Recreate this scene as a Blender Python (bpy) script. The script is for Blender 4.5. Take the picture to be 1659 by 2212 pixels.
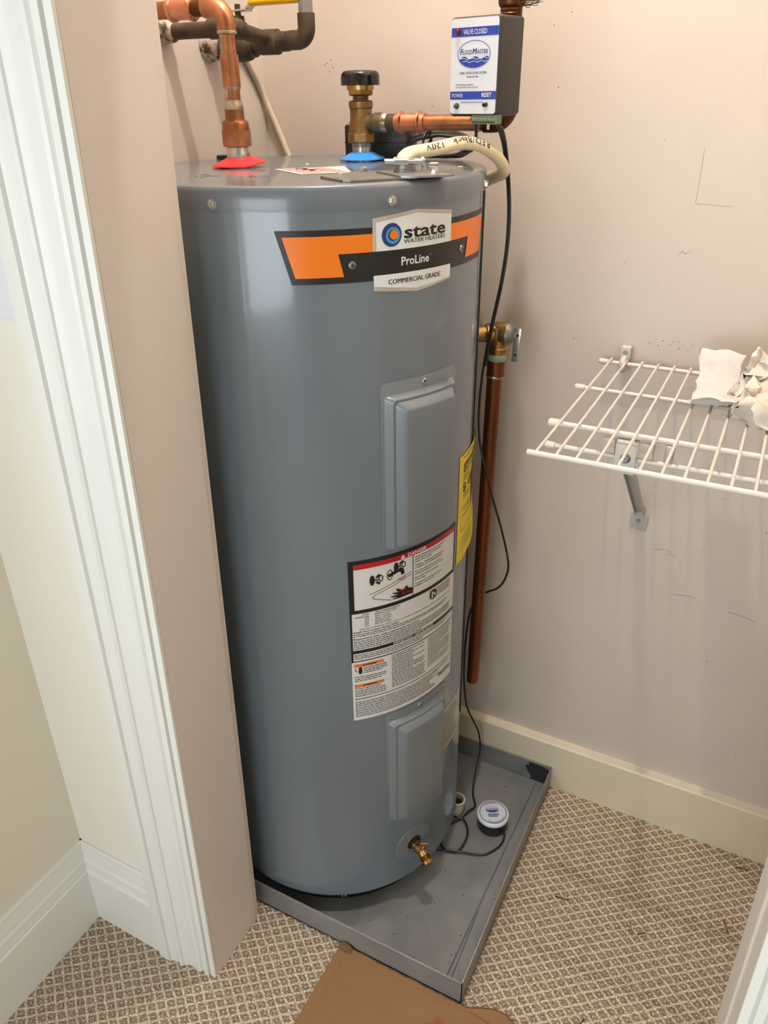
import bpy, bmesh, math, random
from mathutils import Vector, Matrix

for o in list(bpy.data.objects):
    bpy.data.objects.remove(o)
scene = bpy.context.scene
COL = scene.collection
PI = math.pi
random.seed(7)

# ------------------------------------------------------------------ camera
cam_data = bpy.data.cameras.new('camera')
cam = bpy.data.objects.new('camera', cam_data)
COL.objects.link(cam)
cam_data.sensor_fit = 'HORIZONTAL'
cam_data.sensor_width = 36.0
cam_data.lens = 1638.78 * 36.0 / 1659.0
cam_data.clip_start = 0.02
cam.matrix_world = Matrix(((0.8884485, -0.2111898, 0.4075022, 0.5661783),
                           (0.4587943, 0.4336354, -0.7755438, -1.3420682),
                           (-0.0129204, 0.8759904, 0.4821554, 1.475),
                           (0, 0, 0, 1)))
scene.camera = cam

# ------------------------------------------------------------------ world, lights, exposure
world = bpy.data.worlds.new('world')
scene.world = world
world.use_nodes = True
world.node_tree.nodes['Background'].inputs[0].default_value = (0.75, 0.85, 1.0, 1)
world.node_tree.nodes['Background'].inputs[1].default_value = 0.3

def area_light(name, loc, rot, sx, sy, power, color):
    l = bpy.data.lights.new(name, 'AREA')
    l.shape = 'RECTANGLE'; l.size = sx; l.size_y = sy; l.energy = power; l.color = color
    o = bpy.data.objects.new(name, l); COL.objects.link(o)
    o.location = loc; o.rotation_euler = rot
    return o
WIN = dict(x=0.30, z=1.02, w=1.5, h=0.95, y=-3.36)
area_light('window_daylight', (WIN['x'], WIN['y'], WIN['z']), (PI/2, 0, 0), WIN['w'], WIN['h'], 27.0, (0.86, 0.94, 1.0))
WIN2 = dict(y=-1.85, z=1.35, w=1.0, h=1.1)
area_light('side_window_daylight', (-0.385, WIN2['y'], WIN2['z']), (PI/2, 0, -PI/2), WIN2['w'], WIN2['h'], 16.0, (0.86, 0.94, 1.0))
LAMP = Vector((0.19, -0.51, 2.77))
LAMP_STRENGTH = 3350.0
LAMP_COLOR = (1.0, 0.93, 0.86)

vs = scene.view_settings
vs.view_transform = 'Standard'
try: vs.look = 'None'
except Exception: pass
vs.exposure = 0.08
vs.gamma = 1.0
vs.use_curve_mapping = False

# ------------------------------------------------------------------ materials
def lin(c):
    c = c/255.0
    return c/12.92 if c <= 0.04045 else ((c+0.055)/1.055)**2.4
def rgb(r, g, b): return (lin(r), lin(g), lin(b), 1.0)
def inp(b, names, val):
    for n in names:
        if n in b.inputs:
            b.inputs[n].default_value = val; return
MATS = {}
def mat(name, col, rough=0.5, metal=0.0, noise=0.0, nscale=20.0, bump=0.0, bscale=60.0, coat=0.0, col2=None,
        trans=0.0, spec=None, stretch=None, emit=None, detail=4.0, thresh=None, bdist=0.002):
    m = bpy.data.materials.new(name); m.use_nodes = True
    nt = m.node_tree; b = nt.nodes['Principled BSDF']
    b.inputs['Base Color'].default_value = col
    b.inputs['Roughness'].default_value = rough
    b.inputs['Metallic'].default_value = metal
    if coat: inp(b, ['Coat Weight'], coat); inp(b, ['Coat Roughness'], 0.08)
    if trans: inp(b, ['Transmission Weight'], trans)
    if spec is not None: inp(b, ['Specular IOR Level'], spec)
    if emit: inp(b, ['Emission Color'], emit[0]); inp(b, ['Emission Strength'], emit[1])
    if noise or col2 or bump:
        tc = nt.nodes.new('ShaderNodeTexCoord'); mp = nt.nodes.new('ShaderNodeMapping')
        nt.links.new(tc.outputs['Object'], mp.inputs['Vector'])
        if stretch: mp.inputs['Scale'].default_value = stretch
    if noise or col2:
        n = nt.nodes.new('ShaderNodeTexNoise'); n.inputs['Scale'].default_value = nscale; n.inputs['Detail'].default_value = detail
        nt.links.new(mp.outputs[0], n.inputs['Vector'])
        r = nt.nodes.new('ShaderNodeValToRGB')
        lo, hi = thresh if thresh else (0.3, 0.7)
        r.color_ramp.elements[0].position = lo; r.color_ramp.elements[1].position = hi
        c2 = col2 if col2 else tuple(x*(1-noise) for x in col[:3])+(1,)
        r.color_ramp.elements[0].color = c2
        r.color_ramp.elements[1].color = col
        nt.links.new(n.outputs[0], r.inputs[0]); nt.links.new(r.outputs[0], b.inputs['Base Color'])
    if bump:
        n2 = nt.nodes.new('ShaderNodeTexNoise'); n2.inputs['Scale'].default_value = bscale; n2.inputs['Detail'].default_value = 3
        nt.links.new(mp.outputs[0], n2.inputs['Vector'])
        bp = nt.nodes.new('ShaderNodeBump'); bp.inputs['Strength'].default_value = bump; bp.inputs['Distance'].default_value = bdist
        nt.links.new(n2.outputs[0], bp.inputs['Height']); nt.links.new(bp.outputs[0], b.inputs['Normal'])
    MATS[name] = m
    return m

M = {}
M['wall'] = mat('beige_wall_paint', rgb(207, 195, 184), 0.55, noise=0.05, nscale=5, bump=0.15, bscale=90)
M['room_wall'] = mat('cream_wall_paint', rgb(242, 238, 226), 0.6, noise=0.03, nscale=4, bump=0.1, bscale=90)
M['room_left'] = mat('left_wall_paint', rgb(238, 229, 212), 0.6, noise=0.03, nscale=4, bump=0.1, bscale=90)
M['trim'] = mat('white_trim_paint', rgb(238, 238, 232), 0.32, noise=0.02, nscale=8)
M['cream_trim'] = mat('cream_baseboard_paint', rgb(222, 210, 184), 0.4, noise=0.05, nscale=12)
M['jamb'] = mat('beige_jamb_paint', rgb(226, 215, 204), 0.4, noise=0.03, nscale=5)
M['ceiling'] = mat('ceiling_paint', rgb(206, 202, 196), 0.8)
M['heater'] = mat('grey_enamel', rgb(108, 118, 125), 0.22, noise=0.03, nscale=3, coat=0.6, spec=0.5)
M['lid'] = mat('grey_lid_enamel', rgb(104, 110, 117), 0.26, coat=0.4)
M['panel'] = mat('grey_cover_enamel', rgb(115, 122, 127), 0.3, coat=0.3)
M['seam'] = mat('grey_seam', rgb(120, 122, 124), 0.35)
M['black'] = mat('black_ink', rgb(22, 21, 21), 0.35)
M['white_print'] = mat('white_ink', rgb(225, 224, 220), 0.4)
M['grey_print'] = mat('fine_grey_ink', rgb(62, 60, 60), 0.5)
M['red_print'] = mat('red_ink', rgb(178, 22, 36), 0.35)
M['orange'] = mat('orange_ink', rgb(238, 122, 14), 0.3)
M['warn_orange'] = mat('warning_orange_ink', rgb(226, 112, 44), 0.4)
M['label'] = mat('white_label_paper', rgb(216, 214, 208), 0.4)
M['badge'] = mat('badge_white_film', rgb(224, 226, 224), 0.25)
M['badge_edge'] = mat('badge_silver_edge', rgb(196, 190, 182), 0.2, metal=0.4)
M['yellow'] = mat('yellow_paper', rgb(232, 206, 40), 0.55, bump=0.3, bscale=40)
M['navy'] = mat('navy_ink', rgb(28, 52, 120), 0.35)
M['sky'] = mat('light_blue_ink', rgb(60, 150, 196), 0.35)
M['blue_print'] = mat('blue_ink', rgb(34, 62, 158), 0.4)
M['rating'] = mat('grey_rating_label', rgb(186, 180, 170), 0.35, metal=0.1)
M['steel'] = mat('zinc_steel', rgb(190, 190, 188), 0.25, metal=0.9)
M['steel_dull'] = mat('dull_zinc', rgb(150, 150, 148), 0.4, metal=0.8, noise=0.2, nscale=60)
M['galv'] = mat('galvanized_sheet', rgb(150, 150, 148), 0.42, metal=0.28, noise=0.0, nscale=9, col2=rgb(122, 124, 124), bump=0.12, bscale=30, detail=6)
M['sealant'] = mat('black_sealant', rgb(38, 40, 42), 0.6, noise=0.4, nscale=30)
M['copper'] = mat('copper', rgb(186, 128, 94), 0.28, metal=1.0, col2=rgb(138, 92, 64), nscale=26, detail=5, thresh=(0.35, 0.62))
M['copper_bright'] = mat('bright_copper', rgb(222, 156, 124), 0.26, metal=1.0, col2=rgb(182, 118, 88), nscale=40)
M['copper_dark'] = mat('tarnished_copper', rgb(104, 66, 38), 0.4, metal=0.9, col2=rgb(72, 48, 30), nscale=24)
M['discharge'] = mat('brown_copper_tube', rgb(140, 84, 50), 0.32, metal=0.85, col2=rgb(104, 60, 34), nscale=12, stretch=(1, 1, 0.2))
M['old_pipe'] = mat('old_dark_pipe', rgb(92, 76, 60), 0.5, metal=0.45, col2=rgb(58, 46, 36), nscale=30, bump=0.3, bscale=80)
M['paint_goo'] = mat('crusted_sealant', rgb(178, 166, 148), 0.6, col2=rgb(70, 60, 50), nscale=70, bump=0.9, bscale=90, thresh=(0.4, 0.5))
M['solder'] = mat('solder_smear', rgb(196, 186, 172), 0.3, metal=0.8, col2=rgb(130, 112, 92), nscale=60)
M['brass'] = mat('cast_brass', rgb(160, 126, 80), 0.42, metal=0.9, col2=rgb(116, 90, 56), nscale=50, bump=0.25, bscale=160)
M['brass_bright'] = mat('machined_brass', rgb(188, 156, 98), 0.28, metal=1.0, col2=rgb(150, 118, 68), nscale=40)
M['brass_green'] = mat('green_tarnished_brass', rgb(132, 122, 92), 0.45, metal=0.7, col2=rgb(96, 84, 60), nscale=70)
M['pale_green'] = mat('thread_sealant', rgb(160, 176, 150), 0.5, noise=0.2, nscale=60)
M['red_plastic'] = mat('red_plastic', rgb(226, 44, 52), 0.4)
M['blue_plastic'] = mat('blue_plastic', rgb(52, 142, 226), 0.4)
M['black_plastic'] = mat('black_plastic', rgb(26, 25, 25), 0.35)
M['black_gloss'] = mat('black_gloss_plastic', rgb(14, 13, 13), 0.12)
M['case'] = mat('dark_grey_case', rgb(48, 45, 43), 0.5, bump=0.1, bscale=400)
M['face'] = mat('controller_face_film', rgb(214, 217, 224), 0.3)
M['led_red'] = mat('red_led', rgb(96, 16, 18), 0.1)
M['led_green'] = mat('green_led', rgb(52, 74, 56), 0.12)
M['terminal'] = mat('green_terminal', rgb(112, 128, 96), 0.5)
M['cord'] = mat('black_cord', rgb(20, 19, 19), 0.4)
M['cable'] = mat('cream_cable_sheath', rgb(236, 222, 184), 0.45, noise=0.06, nscale=40, bump=0.2, bscale=50)
M['painted_cable'] = mat('painted_over_cable', rgb(206, 190, 170), 0.5, noise=0.15, nscale=60)
M['ink'] = mat('marker_ink', rgb(28, 28, 34), 0.5)
M['pvc'] = mat('cream_pvc', rgb(206, 196, 168), 0.35)
M['dark_hole'] = mat('dark_inside', rgb(16, 15, 14), 0.8)
M['white_wire'] = mat('white_epoxy_wire', rgb(222, 215, 206), 0.3, noise=0.04, nscale=30)
M['cap'] = mat('white_vinyl_cap', rgb(222, 213, 198), 0.4)
M['bracket'] = mat('grey_bracket', rgb(176, 174, 170), 0.4, metal=0.2)
M['bracket_white'] = mat('offwhite_bracket', rgb(200, 196, 186), 0.45)
M['clear'] = mat('clear_plastic', rgb(238, 236, 226), 0.15, trans=0.85)
M['paper'] = mat('white_paper_towel', rgb(212, 207, 202), 0.85, bump=0.9, bscale=420, bdist=0.0015)
M['tissue'] = mat('crumpled_tissue', rgb(212, 203, 190), 0.85, bump=0.4, bscale=160, bdist=0.002)
M['board'] = mat('brown_cardboard', rgb(150, 112, 74), 0.8, noise=0.08, nscale=6, bump=0.1, bscale=200, stretch=(1, 4, 1))
M['board_edge'] = mat('cardboard_edge', rgb(120, 86, 56), 0.9, noise=0.3, nscale=90)
M['board_ink'] = mat('brick_red_ink', rgb(150, 52, 36), 0.6)
M['debris'] = mat('dark_debris', rgb(40, 30, 22), 0.8)
M['pencil'] = mat('pencil_mark', rgb(150, 136, 124), 0.8)
M['speck'] = mat('wall_speck', rgb(96, 78, 62), 0.8)
M['crumb'] = mat('cream_crumb', rgb(238, 226, 190), 0.7)
M['switch'] = mat('white_switch_plastic', rgb(232, 234, 240), 0.3)
M['bulb'] = mat('lit_bulb', rgb(255, 240, 220), 0.3, emit=((LAMP_COLOR[0], LAMP_COLOR[1], LAMP_COLOR[2], 1), LAMP_STRENGTH))
M['yellow_grip'] = mat('yellow_vinyl_grip', rgb(226, 182, 10), 0.3)
M['glass'] = mat('window_glass', rgb(235, 245, 250), 0.02, trans=1.0)

def carpet_material():
    m = bpy.data.materials.new('patterned_loop_carpet'); m.use_nodes = True
    nt = m.node_tree; N = nt.nodes; Lk = nt.links
    b = N['Principled BSDF']; b.inputs['Roughness'].default_value = 0.95
    inp(b, ['Specular IOR Level'], 0.1)
    tc = N.new('ShaderNodeTexCoord')
    # gentle warp so the weave wanders
    wn = N.new('ShaderNodeTexNoise'); wn.inputs['Scale'].default_value = 45; wn.inputs['Detail'].default_value = 2
    Lk.new(tc.outputs['Object'], wn.inputs['Vector'])
    ws = N.new('ShaderNodeVectorMath'); ws.operation = 'MULTIPLY_ADD'
    Lk.new(wn.outputs['Color'], ws.inputs[0]); ws.inputs[1].default_value = (0.004, 0.004, 0); Lk.new(tc.outputs['Object'], ws.inputs[2])
    sx = N.new('ShaderNodeSeparateXYZ'); Lk.new(ws.outputs[0], sx.inputs[0])
    def math_(op, a, b_=None, c=None):
        n = N.new('ShaderNodeMath'); n.operation = op
        for i, v in enumerate((a, b_, c)):
            if v is None: continue
            if isinstance(v, (int, float)): n.inputs[i].default_value = v
            else: Lk.new(v, n.inputs[i])
        return n.outputs[0]
    X = math_('MULTIPLY', sx.outputs[0], 1/0.0276); Y = math_('MULTIPLY', sx.outputs[1], 1/0.0214)
    U = math_('ADD', X, Y); V = math_('SUBTRACT', X, Y)
    fu = math_('ABSOLUTE', math_('SUBTRACT', math_('FRACT', U), 0.5)); fv = math_('ABSOLUTE', math_('SUBTRACT', math_('FRACT', V), 0.5))
    mx = math_('MAXIMUM', fu, fv)
    rr = math_('SQRT', math_('ADD', math_('MULTIPLY', fu, fu), math_('MULTIPLY', fv, fv)))
    def ramp(v, lo, hi):
        n = N.new('ShaderNodeMapRange'); n.inputs['From Min'].default_value = lo; n.inputs['From Max'].default_value = hi
        n.interpolation_type = 'SMOOTHSTEP'; Lk.new(v, n.inputs['Value']); return n.outputs['Result']
    line = ramp(mx, 0.30, 0.46)
    dot = ramp(rr, 0.14, 0.06)
    fn = N.new('ShaderNodeTexNoise'); fn.inputs['Scale'].default_value = 300; fn.inputs['Detail'].default_value = 2
    Lk.new(tc.outputs['Object'], fn.inputs['Vector'])
    vo = N.new('ShaderNodeTexVoronoi'); vo.inputs['Scale'].default_value = 330; Lk.new(tc.outputs['Object'], vo.inputs['Vector'])
    msk = math_('MAXIMUM', line, math_('MULTIPLY', dot, 0.75))
    msk = math_('ADD', msk, math_('MULTIPLY', math_('SUBTRACT', fn.outputs[0], 0.5), 2.3))
    cr = N.new('ShaderNodeValToRGB'); cr.color_ramp.elements[0].position = 0.05; cr.color_ramp.elements[1].position = 0.95
    cr.color_ramp.elements[0].color = rgb(180, 154, 128); cr.color_ramp.elements[1].color = rgb(250, 234, 212)
    Lk.new(msk, cr.inputs[0])
    # darker loop gaps (fibre scale only)
    gap = ramp(vo.outputs['Distance'], 0.75, 0.25)
    mixn = N.new('ShaderNodeMix'); mixn.data_type = 'RGBA'; mixn.blend_type = 'MULTIPLY'; mixn.inputs[0].default_value = 0.45
    Lk.new(cr.outputs[0], mixn.inputs[6])
    comb = N.new('ShaderNodeCombineColor'); 
    for i in range(3): Lk.new(gap, comb.inputs[i])
    Lk.new(comb.outputs[0], mixn.inputs[7])
    Lk.new(mixn.outputs[2], b.inputs['Base Color'])
    h = math_('ADD', math_('MULTIPLY', line, 0.6), math_('MULTIPLY', vo.outputs['Distance'], -1.0))
    bp = N.new('ShaderNodeBump'); bp.inputs['Strength'].default_value = 0.7; bp.inputs['Distance'].default_value = 0.003
    Lk.new(h, bp.inputs['Height']); Lk.new(bp.outputs[0], b.inputs['Normal'])
    return m
M['carpet'] = carpet_material()

# ------------------------------------------------------------------ mesh helpers
class MB:
    def __init__(self): self.v = []; self.f = []
    def add(self, vs_, fs):
        n = len(self.v); self.v += [tuple(p) for p in vs_]; self.f += [tuple(i+n for i in q) for q in fs]
        return self
    def box(self, x0, x1, y0, y1, z0, z1, T=None):
        P = [(x, y, z) for z in (z0, z1) for y in (y0, y1) for x in (x0, x1)]
        if T: P = [T(*p) for p in P]
        return self.add(P, [(0, 2, 3, 1), (4, 5, 7, 6), (0, 1, 5, 4), (2, 6, 7, 3), (0, 4, 6, 2), (1, 3, 7, 5)])
    def rbox(self, x0, x1, y0, y1, z0, z1, r, T=None, seg=3):
        """box with all edges rounded"""
        bm = bmesh.new()
        bmesh.ops.create_cube(bm, size=1)
        for v in bm.verts:
            v.co = Vector(((x0+x1)/2+v.co.x*(x1-x0), (y0+y1)/2+v.co.y*(y1-y0), (z0+z1)/2+v.co.z*(z1-z0)))
        bmesh.ops.bevel(bm, geom=list(bm.edges), offset=r, segments=seg, affect='EDGES', profile=0.5)
        bm.verts.index_update()
        P = [tuple(v.co) for v in bm.verts]
        if T: P = [T(*p) for p in P]
        self.add(P, [tuple(v.index for v in f.verts) for f in bm.faces]); bm.free()
        return self
    def lathe(self, o, d, prof, n=28, cap=True, ref=None):
        """prof: list of (t along d, radius)"""
        d = Vector(d).normalized(); o = Vector(o)
        a = Vector(ref) if ref else (Vector((0, 0, 1)) if abs(d.z) < 0.9 else Vector((1, 0, 0)))
        u = (a - d*a.dot(d)).normalized(); w = d.cross(u)
        vs_ = []; fs = []
        for t, r in prof:
            for i in range(n):
                q = 2*PI*i/n
                vs_.append(o + d*t + (u*math.cos(q)+w*math.sin(q))*r)
        for k in range(len(prof)-1):
            for i in range(n):
                j = (i+1) % n
                fs.append((k*n+i, k*n+j, (k+1)*n+j, (k+1)*n+i))
        if cap:
            fs.append(tuple(range(n-1, -1, -1))); m_ = (len(prof)-1)*n; fs.append(tuple(m_+i for i in range(n)))
        return self.add(vs_, fs)
    def tube(self, path, r, n=10, cap=True, flat=1.0, ref=None):
        P = [Vector(p) for p in path]; m_ = len(P)
        rad = r if isinstance(r, (list, tuple)) else [r]*m_
        tang = []
        for i in range(m_):
            t = P[min(i+1, m_-1)]-P[max(i-1, 0)]
            tang.append(t.normalized() if t.length > 1e-9 else Vector((0, 0, 1)))
        a = Vector(ref) if ref else Vector((0, 0, 1))
        if abs(a.dot(tang[0])) > 0.95: a = Vector((1, 0, 0))
        u = (a - tang[0]*a.dot(tang[0])).normalized()
        vs_ = []; fs = []
        for i in range(m_):
            t = tang[i]
            u = (u - t*u.dot(t))
            u = u.normalized() if u.length > 1e-6 else t.orthogonal().normalized()
            w = t.cross(u)
            for k in range(n):
                q = 2*PI*k/n
                vs_.append(P[i]+(u*math.cos(q)*flat+w*math.sin(q))*rad[i])
        for i in range(m_-1):
            for k in range(n):
                j = (k+1) % n
                fs.append((i*n+k, i*n+j, (i+1)*n+j, (i+1)*n+k))
        if cap:
            fs.append(tuple(range(n-1, -1, -1))); e = (m_-1)*n; fs.append(tuple(e+i for i in range(n)))
        return self.add(vs_, fs)
    def prism(self, poly, y0, y1, T=None):
        """poly in (x,z) extruded along y"""
        n = len(poly)
        P = [(x, y0, z) for x, z in poly]+[(x, y1, z) for x, z in poly]
        if T: P = [T(*p) for p in P]
        fs = [tuple(range(n)), tuple(range(2*n-1, n-1, -1))]
        for i in range(n):
            j = (i+1) % n; fs.append((i, i+n, j+n, j))
        return self.add(P, fs)
    # surface print helpers: F maps (s, z) in metres to a point
    def rect(self, F, s0, s1, z0, z1, step=0.012):
        n = max(1, int(abs(s1-s0)/step+0.999))
        P = []
        for i in range(n+1):
            s = s0+(s1-s0)*i/n
            P += [F(s, z0), F(s, z1)]
        return self.add(P, [(2*i, 2*i+2, 2*i+3, 2*i+1) for i in range(n)])
    def strip(self, F, S, top, bot):
        P = []
        for s, a, b in zip(S, bot, top): P += [F(s, a), F(s, b)]
        return self.add(P, [(2*i, 2*i+2, 2*i+3, 2*i+1) for i in range(len(S)-1)])
    def poly(self, F, pts):
        return self.add([F(*p) for p in pts], [tuple(range(len(pts)))])
    def ell(self, F, cx, cz, rx, rz, n=32):
        return self.poly(F, [(cx+rx*math.cos(2*PI*i/n), cz+rz*math.sin(2*PI*i/n)) for i in range(n)])
    def ring(self, F, cx, cz, rx, rz, w, n=48):
        P = []
        for i in range(n):
            q = 2*PI*i/n; c, s = math.cos(q), math.sin(q)
            P += [F(cx+(rx-w)*c, cz+(rz-w)*s), F(cx+rx*c, cz+rz*s)]
        return self.add(P, [(2*i, 2*i+1, (2*i+3) % (2*n), (2*i+2) % (2*n)) for i in range(n)])
    def line(self, F, pts, w):
        fine = [pts[0]]
        for (a, b), (c, d) in zip(pts[:-1], pts[1:]):
            k = max(1, int(math.hypot(c-a, d-b)/0.006+0.5))
            fine += [(a+(c-a)*i/k, b+(d-b)*i/k) for i in range(1, k+1)]
        pts = fine
        for (a, b), (c, d) in zip(pts[:-1], pts[1:]):
            L = math.hypot(c-a, d-b) or 1e-9
            nx, nz = -(d-b)/L*w/2, (c-a)/L*w/2
            ex, ez = (c-a)/L*w*0.3, (d-b)/L*w*0.3
            self.poly(F, [(a-nx-ex, b-nz-ez), (c-nx+ex, d-nz+ez), (c+nx+ex, d+nz+ez), (a+nx-ex, b+nz-ez)])
        return self
    def text(self, F, s, x0, y0, h, w=None, bold=0.0, shear=0.0, align='L', flip=False):
        V, Fc, W, H = glyphs(s, bold, shear)
        ky = h/H
        kx = (w/W) if w else ky
        x = x0 - (W*kx/2 if align == 'C' else W*kx if align == 'R' else 0)
        if flip:
            return self.add([F(x0+W*kx-a*kx, y0-b*ky) for a, b in V], Fc)
        return self.add([F(x+a*kx, y0+b*ky) for a, b in V], Fc)

_gc = {}
def glyphs(s, bold=0.0, shear=0.0):
    key = (s, bold, shear)
    if key in _gc: return _gc[key]
    has_m = 'M' in s or 'W' in s          # these glyphs fill in when the outline is offset: double them instead
    c = bpy.data.curves.new('t', 'FONT'); c.body = s; c.resolution_u = 2; c.offset = 0.0 if has_m else bold; c.shear = shear
    c.fill_mode = 'FRONT'
    o = bpy.data.objects.new('t', c); COL.objects.link(o)
    dg = bpy.context.evaluated_depsgraph_get()
    me = bpy.data.meshes.new_from_object(o.evaluated_get(dg))
    V = [(v.co.x, v.co.y) for v in me.vertices]; Fc = [tuple(p.vertices) for p in me.polygons]
    bpy.data.objects.remove(o); bpy.data.curves.remove(c); bpy.data.meshes.remove(me)
    if has_m and bold > 0 and V:
        n0 = len(V); d0 = min(bold*3.2, 0.05)
        V = [(a-d0/2, b) for a, b in V]+[(a+d0/2, b) for a, b in V]; Fc = Fc+[tuple(i+n0 for i in f) for f in Fc]
    if not V: V = [(0, 0)]; Fc = []
    mx = min(v[0] for v in V); W = max(v[0] for v in V)-mx
    V = [(a-mx, b) for a, b in V]
    _gc[key] = (V, Fc, max(W, 1e-6), 0.69)
    return _gc[key]

ORG = {}
def finish(o, ang=35):
    me = o.data
    me.polygons.foreach_set('use_smooth', [True]*len(me.polygons))
    try: me.set_sharp_from_angle(angle=math.radians(ang))
    except Exception: pass
def clean_bm(me):
    bm = bmesh.new(); bm.from_mesh(me)
    bmesh.ops.recalc_face_normals(bm, faces=bm.faces); bm.to_mesh(me); bm.free()
def obj(name, mb, material, parent=None, ang=35, origin=None, fix=True):
    """link a MB as ONE mesh object; vertices are world coordinates"""
    org = ORG[parent.name] if parent else Vector(origin if origin else (0, 0, 0))
    me = bpy.data.meshes.new(name)
    me.from_pydata([tuple(Vector(p)-org) for p in mb.v], [], mb.f); me.update()
    if fix: clean_bm(me)
    o = bpy.data.objects.new(name, me); COL.objects.link(o)
    me.materials.append(material)
    finish(o, ang)
    if parent: o.parent = parent
    else: o.location = org
    ORG[o.name] = org
    return o
def tag(o, label, cat, group=None):
    o['label'] = label; o['category'] = cat
    if group: o['group'] = group
    return o
def thing(name, label, cat, loc, group=None):
    o = bpy.data.objects.new(name, None); COL.objects.link(o)
    o.location = loc; o.empty_display_size = 0.05
    ORG[o.name] = Vector(loc)
    return tag(o, label, cat, group)
def struct(name, mb, m, parent=None, ang=35):
    o = obj(name, mb, m, parent, ang)
    if not parent: o['kind'] = 'structure'
    return o
def spline(pts, n=6, closed=False):
    P = [Vector(p) for p in pts]; out = []
    m_ = len(P)
    for i in range(m_ if closed else m_-1):
        if closed: a, b, c, d = P[(i-1) % m_], P[i], P[(i+1) % m_], P[(i+2) % m_]
        else: a, b, c, d = P[max(i-1, 0)], P[i], P[i+1], P[min(i+2, m_-1)]
        for k in range(n):
            t = k/n
            out.append(0.5*((2*b)+(c-a)*t+(2*a-5*b+4*c-d)*t*t+(3*b-a-3*c+d)*t**3))
    out.append(P[0] if closed else P[-1])
    return out

# ------------------------------------------------------------------ the setting
JX, JYF, JYB = -0.1228, -0.7502, -0.6133      # left jamb face x, front y, back y
WY = -0.745                                   # room face of the wall with the doorway
LEAN = 0.0304
RX = 0.704                                    # right jamb face
def leanL(x, y, z): return (x+LEAN*z, y, z)
def leanR(x, y, z): return (x-0.02*z, y, z)
ZC = 2.925

struct('floor', MB().box(-0.6, 2.4, -3.45, 0.1, -0.05, 0.0), M['carpet'])
wall_back = struct('wall_back', MB().box(-0.5, 1.15, 0.0, 0.1, 0.0, ZC), M['wall'])
struct('wall_left', MB().box(-0.47, -0.378, -0.6133, 0.0, 0.0, ZC), M['wall'])
struct('wall_right', MB().box(1.05, 1.15, -0.6133, 0.0, 0.0, ZC), M['wall'])
dw = MB()
dw.box(-0.52, JX-0.012, WY, JYB+0.0005, 0, ZC, leanL)
dw.box(RX+0.012, 2.4, WY, JYB+0.0005, 0, ZC)
dw.box(JX-0.2, RX+0.2, WY+0.001, JYB, 2.06, ZC)
struct('wall_front', dw, M['room_wall'])
y0_, y1_, z0_, z1_ = WIN2['y']-WIN2['w']/2, WIN2['y']+WIN2['w']/2, WIN2['z']-WIN2['h']/2, WIN2['z']+WIN2['h']/2
lw = MB()
lw.box(-0.62, -0.430, -3.4, y0_, 0, ZC, leanL); lw.box(-0.62, -0.430, y1_, -0.70, 0, ZC, leanL)
lw.box(-0.62, -0.430, y0_, y1_, 0, z0_, leanL); lw.box(-0.62, -0.430, y0_, y1_, z1_, ZC, leanL)
struct('wall_room_left', lw, M['room_left'])
wf = MB()
for a in (y0_-0.02, WIN2['y']-0.02, y1_-0.02): wf.box(-0.50, -0.435, a, a+0.04, z0_, z1_, leanL)
for a in (z0_-0.02, z1_-0.02): wf.box(-0.50, -0.435, y0_-0.02, y1_+0.02, a, a+0.04, leanL)
win2 = struct('window_2', wf, M['trim'])
obj('pane', MB().box(-0.48, -0.476, y0_, y1_, z0_, z1_, leanL), M['glass'], win2)
struct('wall_room_right', MB().box(2.3, 2.4, -3.4, WY, 0, ZC), M['room_left'])
wx0, wx1, wz0, wz1 = WIN['x']-WIN['w']/2, WIN['x']+WIN['w']/2, WIN['z']-WIN['h']/2, WIN['z']+WIN['h']/2
rb = MB()
rb.box(-0.62, wx0, -3.5, -3.4, 0, ZC); rb.box(wx1, 2.4, -3.5, -3.4, 0, ZC)
rb.box(wx0, wx1, -3.5, -3.4, 0, wz0); rb.box(wx0, wx1, -3.5, -3.4, wz1, ZC)
struct('wall_room_back', rb, M['room_left'])
wf = MB()
for a in (wx0-0.02, (wx0+wx1)/2-0.02, wx1-0.02): wf.box(a, a+0.04, -3.46, -3.385, wz0, wz1)
for a in (wz0-0.02, (wz0+wz1)/2-0.02, wz1-0.02): wf.box(wx0-0.02, wx1+0.02, -3.455, -3.39, a, a+0.04)
win = struct('window_1', wf, M['trim'])
obj('pane', MB().box(wx0, wx1, -3.445, -3.441, wz0, wz1), M['glass'], win)
struct('ceiling', MB().box(-0.7, 2.4, -3.5, 0.1, ZC, ZC+0.08), M['ceiling'])

# jambs: one frame, each side a leg with its stop
jm = MB()
jm.box(JX-0.012, JX, JYF+0.004, JYB-0.008, 0, 2.06, leanL)
jm.box(JX-0.012, JX-0.004, JYB-0.008, JYB+0.006, 0, 2.06, leanL)
door = struct('door_1', jm, M['jamb'])
jr = MB()
jr.box(RX, RX+0.012, -0.674, JYB+0.006, 0, 2.06, leanR)
obj('side_jamb', jr, M['jamb'], door)
js = MB(); js.box(RX+0.003, RX+0.014, -0.738, -0.674, 0, 2.06, leanR)
obj('door_stop', js, M['jamb'], door)
obj('head_jamb', MB().box(JX+0.05, RX, JYF+0.004, JYB+0.006, 2.045, 2.06), M['jamb'], door)

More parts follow.
